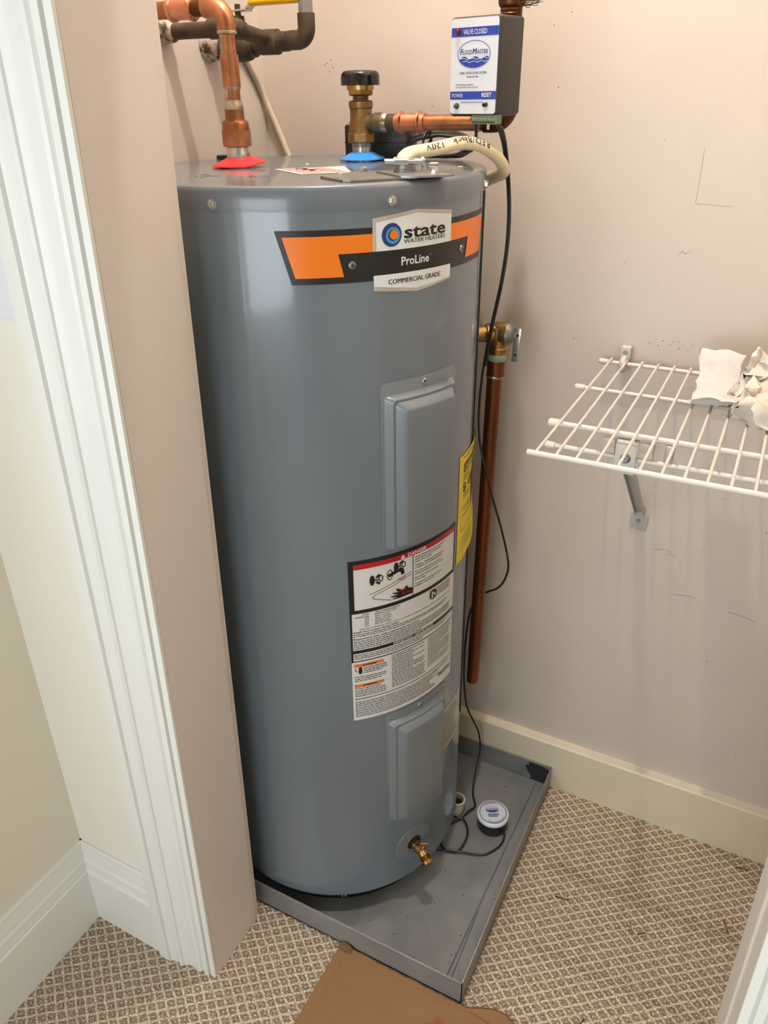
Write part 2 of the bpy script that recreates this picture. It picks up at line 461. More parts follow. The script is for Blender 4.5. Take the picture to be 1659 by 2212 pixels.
# casings (profile: distance from the opening, projection from the wall)
PROF = [(0.0, 0.0), (0.0, 0.0052), (0.0095, 0.0062), (0.0105, 0.0022), (0.0125, 0.0022), (0.0135, 0.0085), (0.0225, 0.0095),
        (0.0250, 0.0060), (0.0285, 0.0058), (0.0315, 0.0085), (0.036, 0.0098), (0.048, 0.0082), (0.060, 0.0088), (0.069, 0.0112), (0.0705, 0.0132),
        (0.0745, 0.0150), (0.0785, 0.0138), (0.080, 0.0118), (0.090, 0.0125), (0.0975, 0.0142), (0.099, 0.0175), (0.1025, 0.0185), (0.125, 0.0185), (0.125, 0.0)]
def casing(x_in, sgn, T):
    mb = MB(); n = len(PROF)
    P = [T(x_in+sgn*d, WY-p*1.12-(0.0 if p < 0.001 else 0.45*(p-0.0095)*(0.02 < d < 0.1)), z) for z in (0.0, 2.13) for d, p in PROF]
    fs = [(i, (i+1) % n, n+(i+1) % n, n+i) for i in range(n)]
    fs += [tuple(range(n)), tuple(range(2*n-1, n-1, -1))]
    return mb.add(P, fs)
struct('trim_1', casing(JX, -1, leanL), M['trim'], ang=25)
struct('trim_2', casing(RX-0.001, 1, leanR), M['trim'], ang=25)

# baseboards
def base_profile(h): return [(0, 0), (0.0155, 0), (0.0155, h*0.655), (0.012, h*0.675), (0.0135, h*0.70), (0.0125, h*0.715), (0.0125, h*0.79), (0.009, h*0.82),
                             (0.009, h*0.885), (0.0065, h*0.91), (0.0065, h*0.985), (0.004, h), (0, h)]
def baseboard(axis, c0, a0, a1, prof, sgn, T=None):
    mb = MB(); n = len(prof); P = []
    for a in (a0, a1):
        for d, z in prof:
            p = (a, c0+sgn*d, z) if axis == 'x' else (c0+sgn*d, a, z)
            P.append(T(*p) if T else p)
    fs = [(i, (i+1) % n, n+(i+1) % n, n+i) for i in range(n)]
    fs += [tuple(range(n)), tuple(range(2*n-1, n-1, -1))]
    return mb.add(P, fs)
struct('baseboard_left', baseboard('y', -0.4305, -3.39, WY, base_profile(0.218), 1, leanL), M['trim'], ang=25)
struct('baseboard_front', baseboard('x', WY, -0.43, JX-0.122, base_profile(0.218), -1, leanL), M['trim'], ang=25)
bbprof = [(0, 0), (0.0190, 0), (0.0190, 0.133), (0.0165, 0.1375), (0.0, 0.1412)]
struct('baseboard_back', baseboard('x', 0.0, -0.375, 1.05, bbprof, -1), M['cream_trim'], ang=20)

# pencil strokes and specks on the closet wall
WF = lambda s, z: (s, -0.0004, z)
pm = MB()
pm.line(WF, [(0.4146, 1.398), (0.4150, 1.3203), (0.4684, 1.3186)], 0.0005)
pm.line(WF, [(0.402, 1.2434), (0.408, 1.2500), (0.412, 1.2450), (0.4217, 1.2518)], 0.0006)
obj('pencil_mark', pm, M['pencil'], wall_back, fix=False)
sc_ = MB(); rs = random.Random(3)
for i in range(46):
    t = i/45
    sc_.ell(WF, 0.375+0.155*t+rs.uniform(-.004, .004), 1.100-0.008*t+rs.uniform(-.006, .006), rs.uniform(.0004, .0012), rs.uniform(.0003, .0007), 8)
for i in range(60):
    sc_.ell(WF, rs.uniform(-0.35, 0.9), rs.uniform(0.25, 1.65), rs.uniform(.0005, .0012), rs.uniform(.0005, .0015), 8)
for (x, z) in ((-0.24, 1.525), (-0.235, 1.512), (-0.232, 1.53), (-0.228, 1.518), (-0.245, 1.522)): sc_.ell(WF, x, z, .0011, .0011, 8)
s_ = obj('paint_specks', sc_, M['speck'], wall_back, fix=False); s_['kind'] = 'stuff'
sf = MB()
for (x, z, l, a) in ((0.445, 0.70, 0.035, 0.05), (0.47, 0.695, 0.02, -0.1), (0.16, 0.78, 0.012, 1.4), (0.60, 0.60, 0.05, -0.15), (0.50, 0.61, 0.04, 0.06), (0.78, 0.30, 0.014, 1.3), (0.545, 0.83, 0.014, 0.3)):
    sf.line(WF, [(x+l*t*math.cos(a), z+l*t*math.sin(a)+0.003*math.sin(3*t)) for t in (0, .25, .5, .75, 1)], 0.0007)
obj('scuff_mark', sf, M['pencil'], wall_back, fix=False)

# ------------------------------------------------------------------ water heater
HX, HY, R = -0.1045, -0.2978, 0.2645
ZT, ZL, ZB = 1.3816, 1.3530, 0.0495
K = R*PI/180
def cyl(off=0.0): return lambda s, z: (HX+(R+off)*math.cos(s/R), HY+(R+off)*math.sin(s/R), z)
def A(a): return a*K

heater = thing('water_heater', 'tall grey cylindrical electric water heater standing in the drain pan', 'water heater', (HX, HY, 0.004))
body = MB().lathe((HX, HY, 0), (0, 0, 1), [(ZB, R-0.012), (ZB+0.002, R-0.004), (ZB+0.007, R), (ZB+0.014, R+0.0012), (ZB+0.0165, R), (0.4, R), (0.8, R), (1.2, R), (ZL+0.012, R)], n=144)
obj('jacket', body, M['heater'], heater, ang=50)
obj('pedestal', MB().lathe((HX, HY, 0), (0, 0, 1), [(0.0042, 0.235), (ZB+0.004, 0.235)], n=64), M['black_plastic'], heater)
lid = MB().lathe((HX, HY, 0), (0, 0, 1), [(ZL, R+0.0006), (ZL, R+0.002), (ZL+0.006, R+0.0024), (ZT-0.006, R+0.0022), (ZT-0.002, R+0.0008), (ZT-0.0003, R-0.002), (ZT, R-0.006)], n=144)
obj('top_cap', lid, M['lid'], heater, ang=60)
sm = MB()
for i in range(24): pass
F18 = cyl(0.0022)
sm.rect(F18, A(16.2), A(18.6), 0.335, ZL); sm.rect(cyl(0.0005), A(15.9), A(16.2), 0.335, ZL)
sm.add([cyl(0.0022)(A(18.6), 0.335), cyl(0.0)(A(18.9), 0.335), cyl(0.0)(A(18.9), ZL), cyl(0.0022)(A(18.6), ZL)], [(0, 1, 2, 3)])
obj('jacket_seam', sm, M['seam'], heater, ang=20)
def radial(a): return Vector((math.cos(math.radians(a)), math.sin(math.radians(a)), 0))
def onjacket(a, z, off=0.0): return Vector((HX, HY, z))+radial(a)*(R+off)
for a in (-83.1, -34.7, 13.8, 62.2, 110.6):
    hx_ = MB().lathe(onjacket(a, 1.3612, 0.002), radial(a), [(0, 0.0062), (0.0008, 0.0062)], n=20)
    hx_.lathe(onjacket(a, 1.3612, 0.0026), radial(a), [(0, 0.0052), (0.0034, 0.0050), (0.0040, 0.0042)], n=6)
    obj('hex_screw', hx_, M['steel'], heater, ang=30)
for a in (-59.6, -58.2):
    obj('rim_stud', MB().lathe(onjacket(a, 0.056, 0.001), radial(a), [(0, 0.0018), (0.0025, 0.0012)], n=10), M['steel'], heater)

# pressed access covers
def rr_ring(a0, a1, z0, z1, r, off, n=14):
    s0, s1 = A(a0), A(a1)
    S = []
    for i in range(5): S.append(s0+r*(1-math.cos(PI/2*i/4)))
    for i in range(1, n): S.append(s0+r+(s1-s0-2*r)*i/n)
    for i in range(5): S.append(s1-r+r*math.sin(PI/2*i/4))
    F = cyl(off); bot = []; top = []
    for s in S:
        d = min(s-s0, s1-s); d = min(max(d, 0), r)
        e = r-math.sqrt(max(0, r*r-(r-d)**2))
        bot.append(F(s, z0+e)); top.append(F(s, z1-e))
    return bot, top
def ringed(rings):
    mb = MB(); m_ = None
    for k, (bot, top) in enumerate(rings):
        mb.v += bot+top[::-1]; m_ = len(bot)
    n = 2*m_
    for k in range(len(rings)-1):
        for i in range(n):
            j = (i+1) % n
            mb.f.append((k*n+i, k*n+j, (k+1)*n+j, (k+1)*n+i))
    b = (len(rings)-1)*n
    for i in range(m_-1): mb.f.append((b+i, b+i+1, b+n-2-i, b+n-1-i))
    return mb
def access_cover(z0, z1, zs, zb_gap):
    plate = ringed([rr_ring(-39.0, -7.6, z0, z1, 0.008, 0.0002), rr_ring(-39.0, -7.6, z0, z1, 0.008, 0.0010), rr_ring(-38.8, -7.8, z0+0.0008, z1-0.0008, 0.0078, 0.0013)])
    p = obj('access_panel', plate, M['panel'], heater, ang=30)
    zt = z1-0.0185; zb = z0+zb_gap
    rings = [rr_ring(-37.8, -8.8, zb, zt, 0.006, 0.0012), rr_ring(-37.6, -9.0, zb+0.0006, zt-0.0006, 0.006, 0.003), rr_ring(-36.1, -10.5, zb+0.004, zt-0.0035, 0.006, 0.0105), rr_ring(-35.75, -10.85, zb+0.005, zt-0.0045, 0.006, 0.0115),
             rr_ring(-34.9, -11.7, zb+0.006, zt-0.0085, 0.006, 0.0110), rr_ring(-34.55, -12.05, zb+0.007, zt-0.0095, 0.006, 0.0125),
             rr_ring(-33.0, -13.6, zb+0.012, zt-0.0165, 0.006, 0.0210), rr_ring(-32.5, -14.1, zb+0.0135, zt-0.0185, 0.006, 0.0220), rr_ring(-32.0, -14.6, zb+0.015, zt-0.0200, 0.006, 0.0222)]
    obj('raised_cover', ringed(rings), M['panel'], p, ang=28)
    sc = MB().lathe(onjacket(-23.2, zs, 0.0010), radial(-23.2), [(0, 0.0048), (0.0016, 0.0046), (0.0026, 0.0036)], n=20)
    so = obj('panel_screw', sc, M['steel'], p)
    cr_ = MB(); Fc_ = cyl(0.0039)
    s0 = A(-23.2)
    cr_.line(Fc_, [(s0-0.002, zs), (s0+0.002, zs)], 0.0009); cr_.line(Fc_, [(s0, zs-0.002), (s0, zs+0.002)], 0.0009)
    obj('screw_slot', cr_, M['black'], p, fix=False)
access_cover(0.8515, 1.1275, 1.1192, 0.0075)
access_cover(0.238, 0.5215, 0.5122, 0.010)

# --- brand label
def lerp_strip(mb, F, pts_top, pts_bot, n=None):
    """strip between two polylines given as (angle, z)"""
    a0 = max(pts_top[0][0], pts_bot[0][0]); a1 = min(pts_top[-1][0], pts_bot[-1][0])
    def ev(P, a):
        for (x0, z0), (x1, z1) in zip(P[:-1], P[1:]):
            if x0 <= a <= x1: return z0+(z1-z0)*(a-x0)/((x1-x0) or 1)
        return P[-1][1] if a > P[-1][0] else P[0][1]
    xs = sorted(set([a0, a1]+[p[0] for p in pts_top+pts_bot if a0 < p[0] < a1]+[a0+(a1-a0)*i/24 for i in range(25)]))
    mb.strip(F, [A(x) for x in xs], [ev(pts_top, x) for x in xs], [ev(pts_bot, x) for x in xs])
def slant(mb, F, tl, bl, tr, br):
    """four corners (angle,z) with straight slanted sides"""
    n = 18; P = []
    for i in range(n+1):
        t = i/n
        b = (bl[0]+(br[0]-bl[0])*t, bl[1]+(br[1]-bl[1])*t); u = (tl[0]+(tr[0]-tl[0])*t, tl[1]+(tr[1]-tl[1])*t)
        P += [F(A(b[0]), b[1]), F(A(u[0]), u[1])]
    mb.add(P, [(2*i, 2*i+2, 2*i+3, 2*i+1) for i in range(n)])
F0, F1, F2, F3, F4 = cyl(0.0004), cyl(0.0007), cyl(0.0010), cyl(0.0013), cyl(0.0016)
mb = MB(); slant(mb, F0, (-66.8, 1.3312), (-63.0, 1.2665), (14.0, 1.3312), (10.2, 1.2665))
brand = obj('brand_label', mb, M['black'], heater, fix=False)
mb = MB()
slant(mb, F1, (-64.9, 1.3238), (-63.6, 1.3022), (12.1, 1.3238), (10.8, 1.3022))
slant(mb, F1, (-63.6, 1.3022), (-61.9, 1.2745), (-50.1, 1.3022), (-48.7, 1.2745))
slant(mb, F1, (-2.4, 1.3022), (-3.8, 1.2745), (10.8, 1.3022), (9.1, 1.2745))
obj('orange_panel', mb, M['orange'], brand, fix=False)
mb = MB(); lerp_strip(mb, F1, [(-40.4, 1.3415), (-26.6, 1.3484), (-12.3, 1.3415)], [(-40.4, 1.3022), (-12.3, 1.3022)])
obj('badge_border', mb, M['badge_edge'], brand, fix=False)
mb = MB(); lerp_strip(mb, F1, [(-40.4, 1.2728), (-12.3, 1.2728)], [(-40.4, 1.2538), (-26.4, 1.2465), (-12.3, 1.2538)])
obj('badge_border', mb, M['badge_edge'], brand, fix=False)
mb = MB(); lerp_strip(mb, F2, [(-39.4, 1.3365), (-26.6, 1.3442), (-12.6, 1.3365)], [(-39.4, 1.3022), (-12.6, 1.3022)])
obj('badge_face', mb, M['badge'], brand, fix=False)
mb = MB(); lerp_strip(mb, F2, [(-40.2, 1.2728), (-12.5, 1.2728)], [(-40.2, 1.2592), (-26.4, 1.2510), (-12.5, 1.2560)])
obj('badge_face', mb, M['badge'], brand, fix=False)
lc, lz = A(-34.7), 1.3205
mb = MB().ell(F3, lc, lz, 0.0142, 0.0142, 40); obj('logo_disc', mb, M['navy'], brand, fix=False)
mb = MB().ring(cyl(0.0014), lc+0.0016, lz-0.0006, 0.0102, 0.0102, 0.0034)
obj('logo_swirl', mb, M['sky'], brand, fix=False)
mb = MB().ell(F4, lc+0.0028, lz, 0.0058, 0.0058, 28); mb2 = mb
obj('logo_core', mb, M['orange'], brand, fix=False)
mb = MB()
mb.text(F3, 'state', A(-30.8), 1.3150, 0.0150, A(-15.3)-A(-30.8), bold=0.022)
obj('brand_lettering', mb, M['black'], brand, fix=False); mb = MB()
mb.text(F3, 'WATER HEATERS', A(-30.9), 1.3086, 0.0052, A(-15.4)-A(-30.9), bold=0.004)
obj('brand_lettering', mb, M['black'], brand, fix=False); mb = MB()
mb.text(F3, 'COMMERCIAL GRADE', A(-35.9), 1.2602, 0.0060, A(-17.2)-A(-35.9), bold=0.016)
obj('brand_lettering', mb, M['black'], brand, fix=False)
mb = MB(); mb.text(F2, 'ProLine', A(-31.7), 1.2822, 0.0102, A(-21.9)-A(-31.7), bold=0.02)
mb.ring(F2, A(-21.4), 1.2908, 0.0010, 0.0010, 0.0003, 16)
obj('white_lettering', mb, M['white_print'], brand, fix=False)
for a in (-46.3, -6.2):
    sc = MB().lathe(onjacket(a, 1.2880, 0.0004), radial(a), [(0, 0.0050), (0.0010, 0.0047), (0.0018, 0.0034)], n=18)
    so = obj('printed_screw', sc, M['steel_dull'], brand)
    mb = MB(); s0 = A(a); Fq = cyl(0.0026)
    mb.line(Fq, [(s0-0.0022, 1.288), (s0+0.0022, 1.288)], 0.0012); mb.line(Fq, [(s0, 1.2858), (s0, 1.2902)], 0.0012)
    obj('screw_cross', mb, M['black'], brand, fix=False)

# --- danger / instruction label
DL, DR = -51.2, -3.4
mb = MB().rect(F0, A(DL), A(DR), 0.5262, 0.8505); dl = obj('danger_label', mb, M['label'], heater, fix=False)
bk = MB()
bk.rect(F1, A(DL), A(DR), 0.8437, 0.8507); bk.rect(F1, A(DL), A(-49.4), 0.7515, 0.8437); bk.rect(F1, A(-4.3), A(DR), 0.7515, 0.8437)
bk.rect(F1, A(DL), A(DR), 0.7515, 0.7583); bk.rect(F1, A(DL), A(-50.5), 0.6540, 0.7515); bk.rect(F1, A(-27.15), A(-26.85), 0.7583, 0.8345)
bk.rect(F1, A(DL), A(DR), 0.6716, 0.6782); bk.rect(F1, A(DL), A(DR), 0.6542, 0.6560); bk.rect(F1, A(-50.6), A(-4.1), 0.5728, 0.5742)
# taps and spout
def knob(cx, cz, k):
    bk.ell(F1, cx-0.007*k, cz, 0.0045*k, 0.0095*k, 20)
    bk.rect(F1, cx-0.003*k, cx+0.003*k, cz-0.0015*k, cz+0.0012*k)
    for sg in (-1, 1):
        bk.line(F1, [(cx+0.0005*k, cz+sg*0.0045*k), (cx+0.005*k, cz+sg*0.0080*k)], 0.0042*k)
    bk.ring(F1, cx+0.0075*k, cz+0.001*k, 0.0042*k, 0.0062*k, 0.0019*k, 20)
knob(A(-41.4), 0.8100, 1.0); knob(A(-32.5), 0.8235, 0.95)
bk.ring(F1, A(-36.4), 0.8125, 0.0052, 0.0098, 0.0016, 28)
bk.line(F1, [(A(-36.6), 0.8115), (A(-33.2), 0.8165), (A(-31.6), 0.8150), (A(-31.3), 0.8085)], 0.0064)
bk.line(F1, [(A(-43.9), 0.7842), (A(-27.9), 0.8055)], 0.0009)
bk.line(F1, [(A(-27.6), 0.8008), (A(-41.8), 0.7818), (A(-42.9), 0.7785), (A(-42.6), 0.7750), (A(-41.6), 0.7730), (A(-36.0), 0.7640)], 0.0009)
hand = [(A(-27.3), 0.7635), (A(-32.5), 0.7630), (A(-35.4), 0.7642), (A(-35.5), 0.7655), (A(-33.2), 0.7668), (A(-36.2), 0.7690), (A(-36.2), 0.7705), (A(-33.2), 0.7712), (A(-35.6), 0.7752), (A(-35.2), 0.7765), (A(-32.8), 0.7750),
        (A(-34.2), 0.7818), (A(-33.6), 0.7828), (A(-31.8), 0.7775), (A(-30.8), 0.7775), (A(-30.2), 0.7825), (A(-29.4), 0.7812), (A(-29.2), 0.7770), (A(-27.3), 0.7742)]
bk.poly(cyl(0.0012), hand)
for (t, l, zz) in (('Water temperature over 125°F can', 14.8, 0.8282), ('cause severe burns instantly or', 13.6, 0.8237), ('death from scalds.', 8.2, 0.8192), ('Children, disabled and elderly are', 14.8, 0.8120), ('at highest risk of being scalded.', 14.0, 0.8075),
                   ('See instruction manual before', 13.2, 0.8003), ('setting temperature at water heater.', 15.0, 0.7958), ('Feel water before bathing or', 12.2, 0.7886), ('showering.', 5.0, 0.7841), ('Temperature limiting valves are', 13.6, 0.7769), ('available, see manual.', 9.6, 0.7724)):
    bk.text(F1, t, A(-26.2), zz, 0.0026, l*K, bold=0.012)
bk.ell(F1, A(-16.9), 0.7385, 0.0088, 0.0098, 28)
for (t, x, zz, al) in (('WATER', -44.4, 0.7470, 'R'), ('TEMPERATURE', -44.4, 0.7428, 'R'), ('TIME TO PRODUCE SERIOUS', -42.2, 0.7470, 'L'), ('BURNS ON ADULT SKIN', -42.2, 0.7432, 'L'), ('160°F', -44.4, 0.7390, 'R'), ('About 1/2 second', -42.2, 0.7394, 'L'), ('150°F', -44.4, 0.7352, 'R'), ('About 1 1/2 seconds', -42.2, 0.7356, 'L'),
                       ('140°F', -44.4, 0.7314, 'R'), ('Less than 5 seconds', -42.2, 0.7318, 'L'), ('130°F', -44.4, 0.7276, 'R'), ('About 30 seconds', -42.2, 0.7280, 'L'), ('120°F', -44.4, 0.7238, 'R'), ('More than 5 minutes', -42.2, 0.7242, 'L')):
    bk.text(F1, t, A(x), zz, 0.0024, bold=0.012, align=al)
bk.text(F1, 'The time to produce serious burns on the skin of infants, children, and the elderly may be less.', A(-48.0), 0.7188, 0.0024, A(-6.5)-A(-48.0), bold=0.01)
bk.text(F1, 'Install Thermostatic Mixing Valves', A(-50.2), 0.7134, 0.0032, A(-33.0)-A(-50.2), bold=0.02)
bk.text(F1, 'Requirements when using a supplemental heat source', A(-50.2), 0.6996, 0.0032, A(-24.0)-A(-50.2), bold=0.02)
bk.text(F1, 'Protect against leaks', A(-50.3), 0.5955, 0.0030, A(-40.5)-A(-50.3), bold=0.012)
bk.text(F1, 'DANGER:', A(-50.3), 0.6205, 0.0024, A(-46.6)-A(-50.3), bold=0.015)
# shock pictogram: bolt and hand
bk.line(F1, [(A(-50.3), 0.6395), (A(-49.6), 0.6385), (A(-50.0), 0.6345), (A(-49.0), 0.6340)], 0.0008)
bk.ell(F1, A(-48.1), 0.6332, 0.0034, 0.0058, 14)
for i in range(4): bk.line(F1, [(A(-48.55)+i*0.0014, 0.636), (A(-48.6)+i*0.0016, 0.6432-abs(i-1.4)*0.001)], 0.0013)
obj('black_print', bk, M['black'], dl, fix=False)
rd = MB().rect(F1, A(-49.4), A(-4.3), 0.8345, 0.8437)
obj('red_band', rd, M['red_print'], dl, fix=False)
rd = MB(); rd.text(F2, 'HOT', A(-33.4), 0.7962, 0.0056, A(-30.2)-A(-33.4)); obj('red_lettering', rd, M['red_print'], dl, fix=False); rd = MB(); rd.text(cyl(0.0017), 'BURN', A(-31.7), 0.7672, 0.0056, A(-27.6)-A(-31.7))
rd.line(cyl(0.0017), [(A(-33.9), 0.7800), (A(-33.2), 0.7760), (A(-31.2), 0.7760), (A(-30.4), 0.7800)], 0.0012)
obj('red_lettering', rd, M['red_print'], dl, fix=False)
wp = MB(); wp.text(F2, 'DANGER', A(-29.2), 0.8360, 0.0064, A(-20.9)-A(-29.2), bold=0.02)
obj('white_lettering', wp, M['white_print'], dl, fix=False); wp = MB()
wp.poly(F2, [(A(-32.2), 0.8358), (A(-30.3), 0.8358), (A(-31.25), 0.8430)])
obj('warning_triangle', wp, M['white_print'], dl, fix=False); wp = MB()
wp.text(F2, 'IMPORTANT / IMPORTANTE', A(-35.2), 0.6728, 0.0046, A(-16.7)-A(-35.2), bold=0.02)
obj('white_lettering', wp, M['white_print'], dl, fix=False); wp = MB()
wp.ell(F2, A(-17.3), 0.7420, 0.0022, 0.0024, 12); wp.line(F2, [(A(-17.6), 0.7385), (A(-17.4), 0.7330)], 0.003); wp.poly(F2, [(A(-16.7), 0.7392), (A(-16.0), 0.7412), (A(-15.6), 0.7362), (A(-16.3), 0.7345)])
obj('reader_pictogram', wp, M['white_print'], dl, fix=False); wp = MB()
for i in range(7): wp.line(F2, [(A(-31.6)+i*0.0011, 0.7790+0.001*(i % 3)), (A(-31.8)+i*0.0016, 0.7765)], 0.0004)
obj('water_drops', wp, M['white_print'], dl, fix=False)
for z0 in (0.6432, 0.5995): obj('orange_band', MB().rect(F1, A(-50.4), A(-39.2), z0, z0+0.0058), M['warn_orange'], dl, fix=False)
for z0 in (0.6442, 0.6005):
    wb = MB(); wb.text(F2, 'WARNING', A(-46.2), z0, 0.0040, A(-42.0)-A(-46.2), bold=0.02); wb.poly(F2, [(A(-47.3), z0), (A(-46.4), z0), (A(-46.85), z0+0.004)])
    obj('warning_lettering', wb, M['black'], dl, fix=False)
fp = MB(); rg = random.Random(11)
def greek(a0, a1, z, h, full=1.0):
    a = a0; end = a0+(a1-a0)*full
    while a < end-0.3:
        w = min(rg.uniform(0.35, 1.5), end-a)
        fp.rect(F1, A(a), A(a+w), z, z+h); a += w+rg.uniform(0.18, 0.3)
z = 0.7095
for zz, fu in ((0.7095, 0.93), (0.7058, 0.90), (0.6955, .97), (0.6918, .96), (0.6881, .98), (0.6845, .95), (0.6808, .6), (0.6672, .97), (0.6636, .9), (0.6599, .62)):
    greek(-50.2, -5.0, zz, 0.0015, fu)
for i in range(13): greek(-19.0, -5.0, 0.7468-0.0032*(i % 6)-0.0, 0.0012, .9) if i < 6 else None
for i in range(4): greek(-46.9, -37.6, 0.6395-i*0.0036, 0.0016, .97 if i < 3 else .8)
for i in range(3): greek(-46.2 if i == 0 else -50.3, -37.6, 0.6205-i*0.0040, 0.0016, .95 if i < 2 else .8)
for i in range(4): greek(-50.3, -37.6, 0.5912-i*0.0040, 0.0016, .95)
for i in range(19): greek(-36.0, -20.6, 0.6490-i*0.0038, 0.0015, rg.choice((1, .97, .98, .6, .95)))
for i in range(18): greek(-19.2, -4.8, 0.6490-i*0.0036, 0.0013, rg.choice((1, .97, .9, .95)) if i not in (6, 13) else .45)
for i in range(9): greek(-50.4, -14.0 if i > 3 else -5.0, 0.5658-i*0.0040, 0.0016, rg.choice((.98, .9, .85, .75)))
fpo = obj('fine_print', fp, M['grey_print'], dl, fix=False); fpo['kind'] = 'stuff'
tg = MB().rect(F2, A(-12.6), A(-4.4), 0.5455, 0.5530); obj('grey_tab', tg, M['seam'], dl, fix=False)

# --- yellow energy label, lifting off along its free edge
ye = MB(); na, nz = 16, 14
def yel(u, v):
    a = -1.6+34*u; z_ = 0.757+0.206*v-0.004*u
    return onjacket(a, z_, 0.0008+0.006*max(0, u-0.35)*(1+math.sin(6*v+1.0))+0.010*max(0, u-.4)*max(0, 0.6-v))
P = [yel(i/na, j/nz) for j in range(nz+1) for i in range(na+1)]
ye.add(P, [(j*(na+1)+i, j*(na+1)+i+1, (j+1)*(na+1)+i+1, (j+1)*(na+1)+i) for j in range(nz) for i in range(na)])
energy = obj('energy_label', ye, M['yellow'], heater, fix=False)
def Fy(s, z): 
    u = (s/K+1.6)/34; v = (z-0.757)/0.206
    p = yel(u, v); return p+radial(s/K)*0.0007
eb = MB().rect(Fy, A(2.6), A(28), 0.928, 0.945)
eb.text(Fy, '$ 494', A(2.2), 0.893, 0.0150, A(19)-A(2.2), bold=0.02)
for zz, w in ((0.955, 18), (0.922, 10), (0.918, 8), (0.913, 16), (0.884, 20), (0.879, 12), (0.862, 22), (0.857, 14), (0.846, 20)): eb.rect(Fy, A(2.6), A(2.6+w*.8), zz, zz+0.0012)
eb.line(Fy, [(A(1.4), 0.835), (A(1.4), 0.818), (A(14), 0.818), (A(20), 0.832)], 0.0008)
for zz in (0.802, 0.795, 0.788, 0.780): eb.ell(Fy, A(1.8), zz, 0.0008, 0.0008, 8); eb.rect(Fy, A(3), A(18), zz-.0005, zz+.0005)
obj('black_print', eb, M['black'], energy, fix=False)
eb = MB().text(cyl(0.0) if False else (lambda s, z: Vector(Fy(s, z))+radial(s/K)*0.0004), 'ENERGYGUIDE', A(3.4), 0.9310, 0.0108, A(27.4)-A(3.4), bold=0.02)
obj('yellow_lettering', eb, M['yellow'], energy, fix=False)

# --- rating plate label
mb = MB().rect(F0, A(-9.6), A(11), 0.336, 0.446); rt = obj('rating_label', mb, M['rating'], heater, fix=False)
fp = MB()
fp.ring(F1, A(-7.6), 0.4270, 0.0042, 0.0050, 0.0010, 20)
for i in range(15): greek(-6.8 if i < 4 else -8.6, 8.0, 0.432-i*0.0062, 0.0018, rg.choice((.9, .7, .8)))
q = obj('fine_print', fp, M['grey_print'], rt, fix=False); q['kind'] = 'stuff'

# --- drain cock with its trim ring
mb = MB()
NR = 40
sc0, zc0 = A(-25.3), 0.1475
def disc_ring(r, off): return [cyl(off)(sc0+r*math.cos(2*PI*i/NR), zc0+r*math.sin(2*PI*i/NR)) for i in range(NR)]
rings = [disc_ring(0.0445, 0.0002), disc_ring(0.0440, 0.0014), disc_ring(0.0425, 0.0018), disc_ring(0.030, 0.0016), disc_ring(0.0175, 0.0014), disc_ring(0.0160, -0.001)]
for rr in rings: mb.v += rr
for k in range(len(rings)-1):
    for i in range(NR):
        j = (i+1) % NR; mb.f.append((k*NR+i, k*NR+j, (k+1)*NR+j, (k+1)*NR+i))
obj('drain_trim_ring', mb, M['panel'], heater, ang=30)
mb = MB().ell(cyl(0.0009), sc0, zc0-0.003, 0.0160, 0.0175, 28); obj('drain_opening', mb, M['dark_hole'], heater, fix=False)
rd_ = radial(-25.3); base_ = onjacket(-25.3, 0.1435)
dv = MB().lathe(base_-rd_*0.012, rd_, [(0, 0.0105), (0.024, 0.0105), (0.026, 0.0120), (0.032, 0.0120), (0.034, 0.010), (0.040, 0.010)], n=22)
dvo = obj('drain_valve', dv, M['brass_bright'], heater)
dd = (rd_*0.80+Vector((0.10, -0.10, -0.50))).normalized()
o2 = base_+rd_*0.024
dv = MB().lathe(o2, dd, [(0, 0.0095), (0.010, 0.0105), (0.0115, 0.0125), (0.013, 0.0105), (0.0145, 0.0125), (0.016, 0.0105), (0.0175, 0.0125), (0.019, 0.0105), (0.0205, 0.0122), (0.026, 0.0122), (0.0262, 0.0085), (0.018, 0.0080)], n=24)
obj('hose_thread', dv, M['brass_bright'], dvo)
dv = MB().lathe(o2+dd*0.017, dd, [(0, 0.0080), (0.0085, 0.0080)], n=20); obj('outlet_bore', dv, M['dark_hole'], dvo)
up = (Vector((0.25, 0.1, 0.95))).normalized()
dv = MB().lathe(o2-up*0.002, up, [(0, 0.0055), (0.016, 0.0050), (0.018, 0.0035), (0.022, 0.0032)], n=16)
dv.rbox(-0.008, 0.008, -0.0016, 0.0016, 0.018, 0.026, 0.001, lambda x, y, z: o2+Vector((x*0.9+z*0.2, x*0.4+y, z)))
obj('stem_handle', dv, M['brass_bright'], dvo)

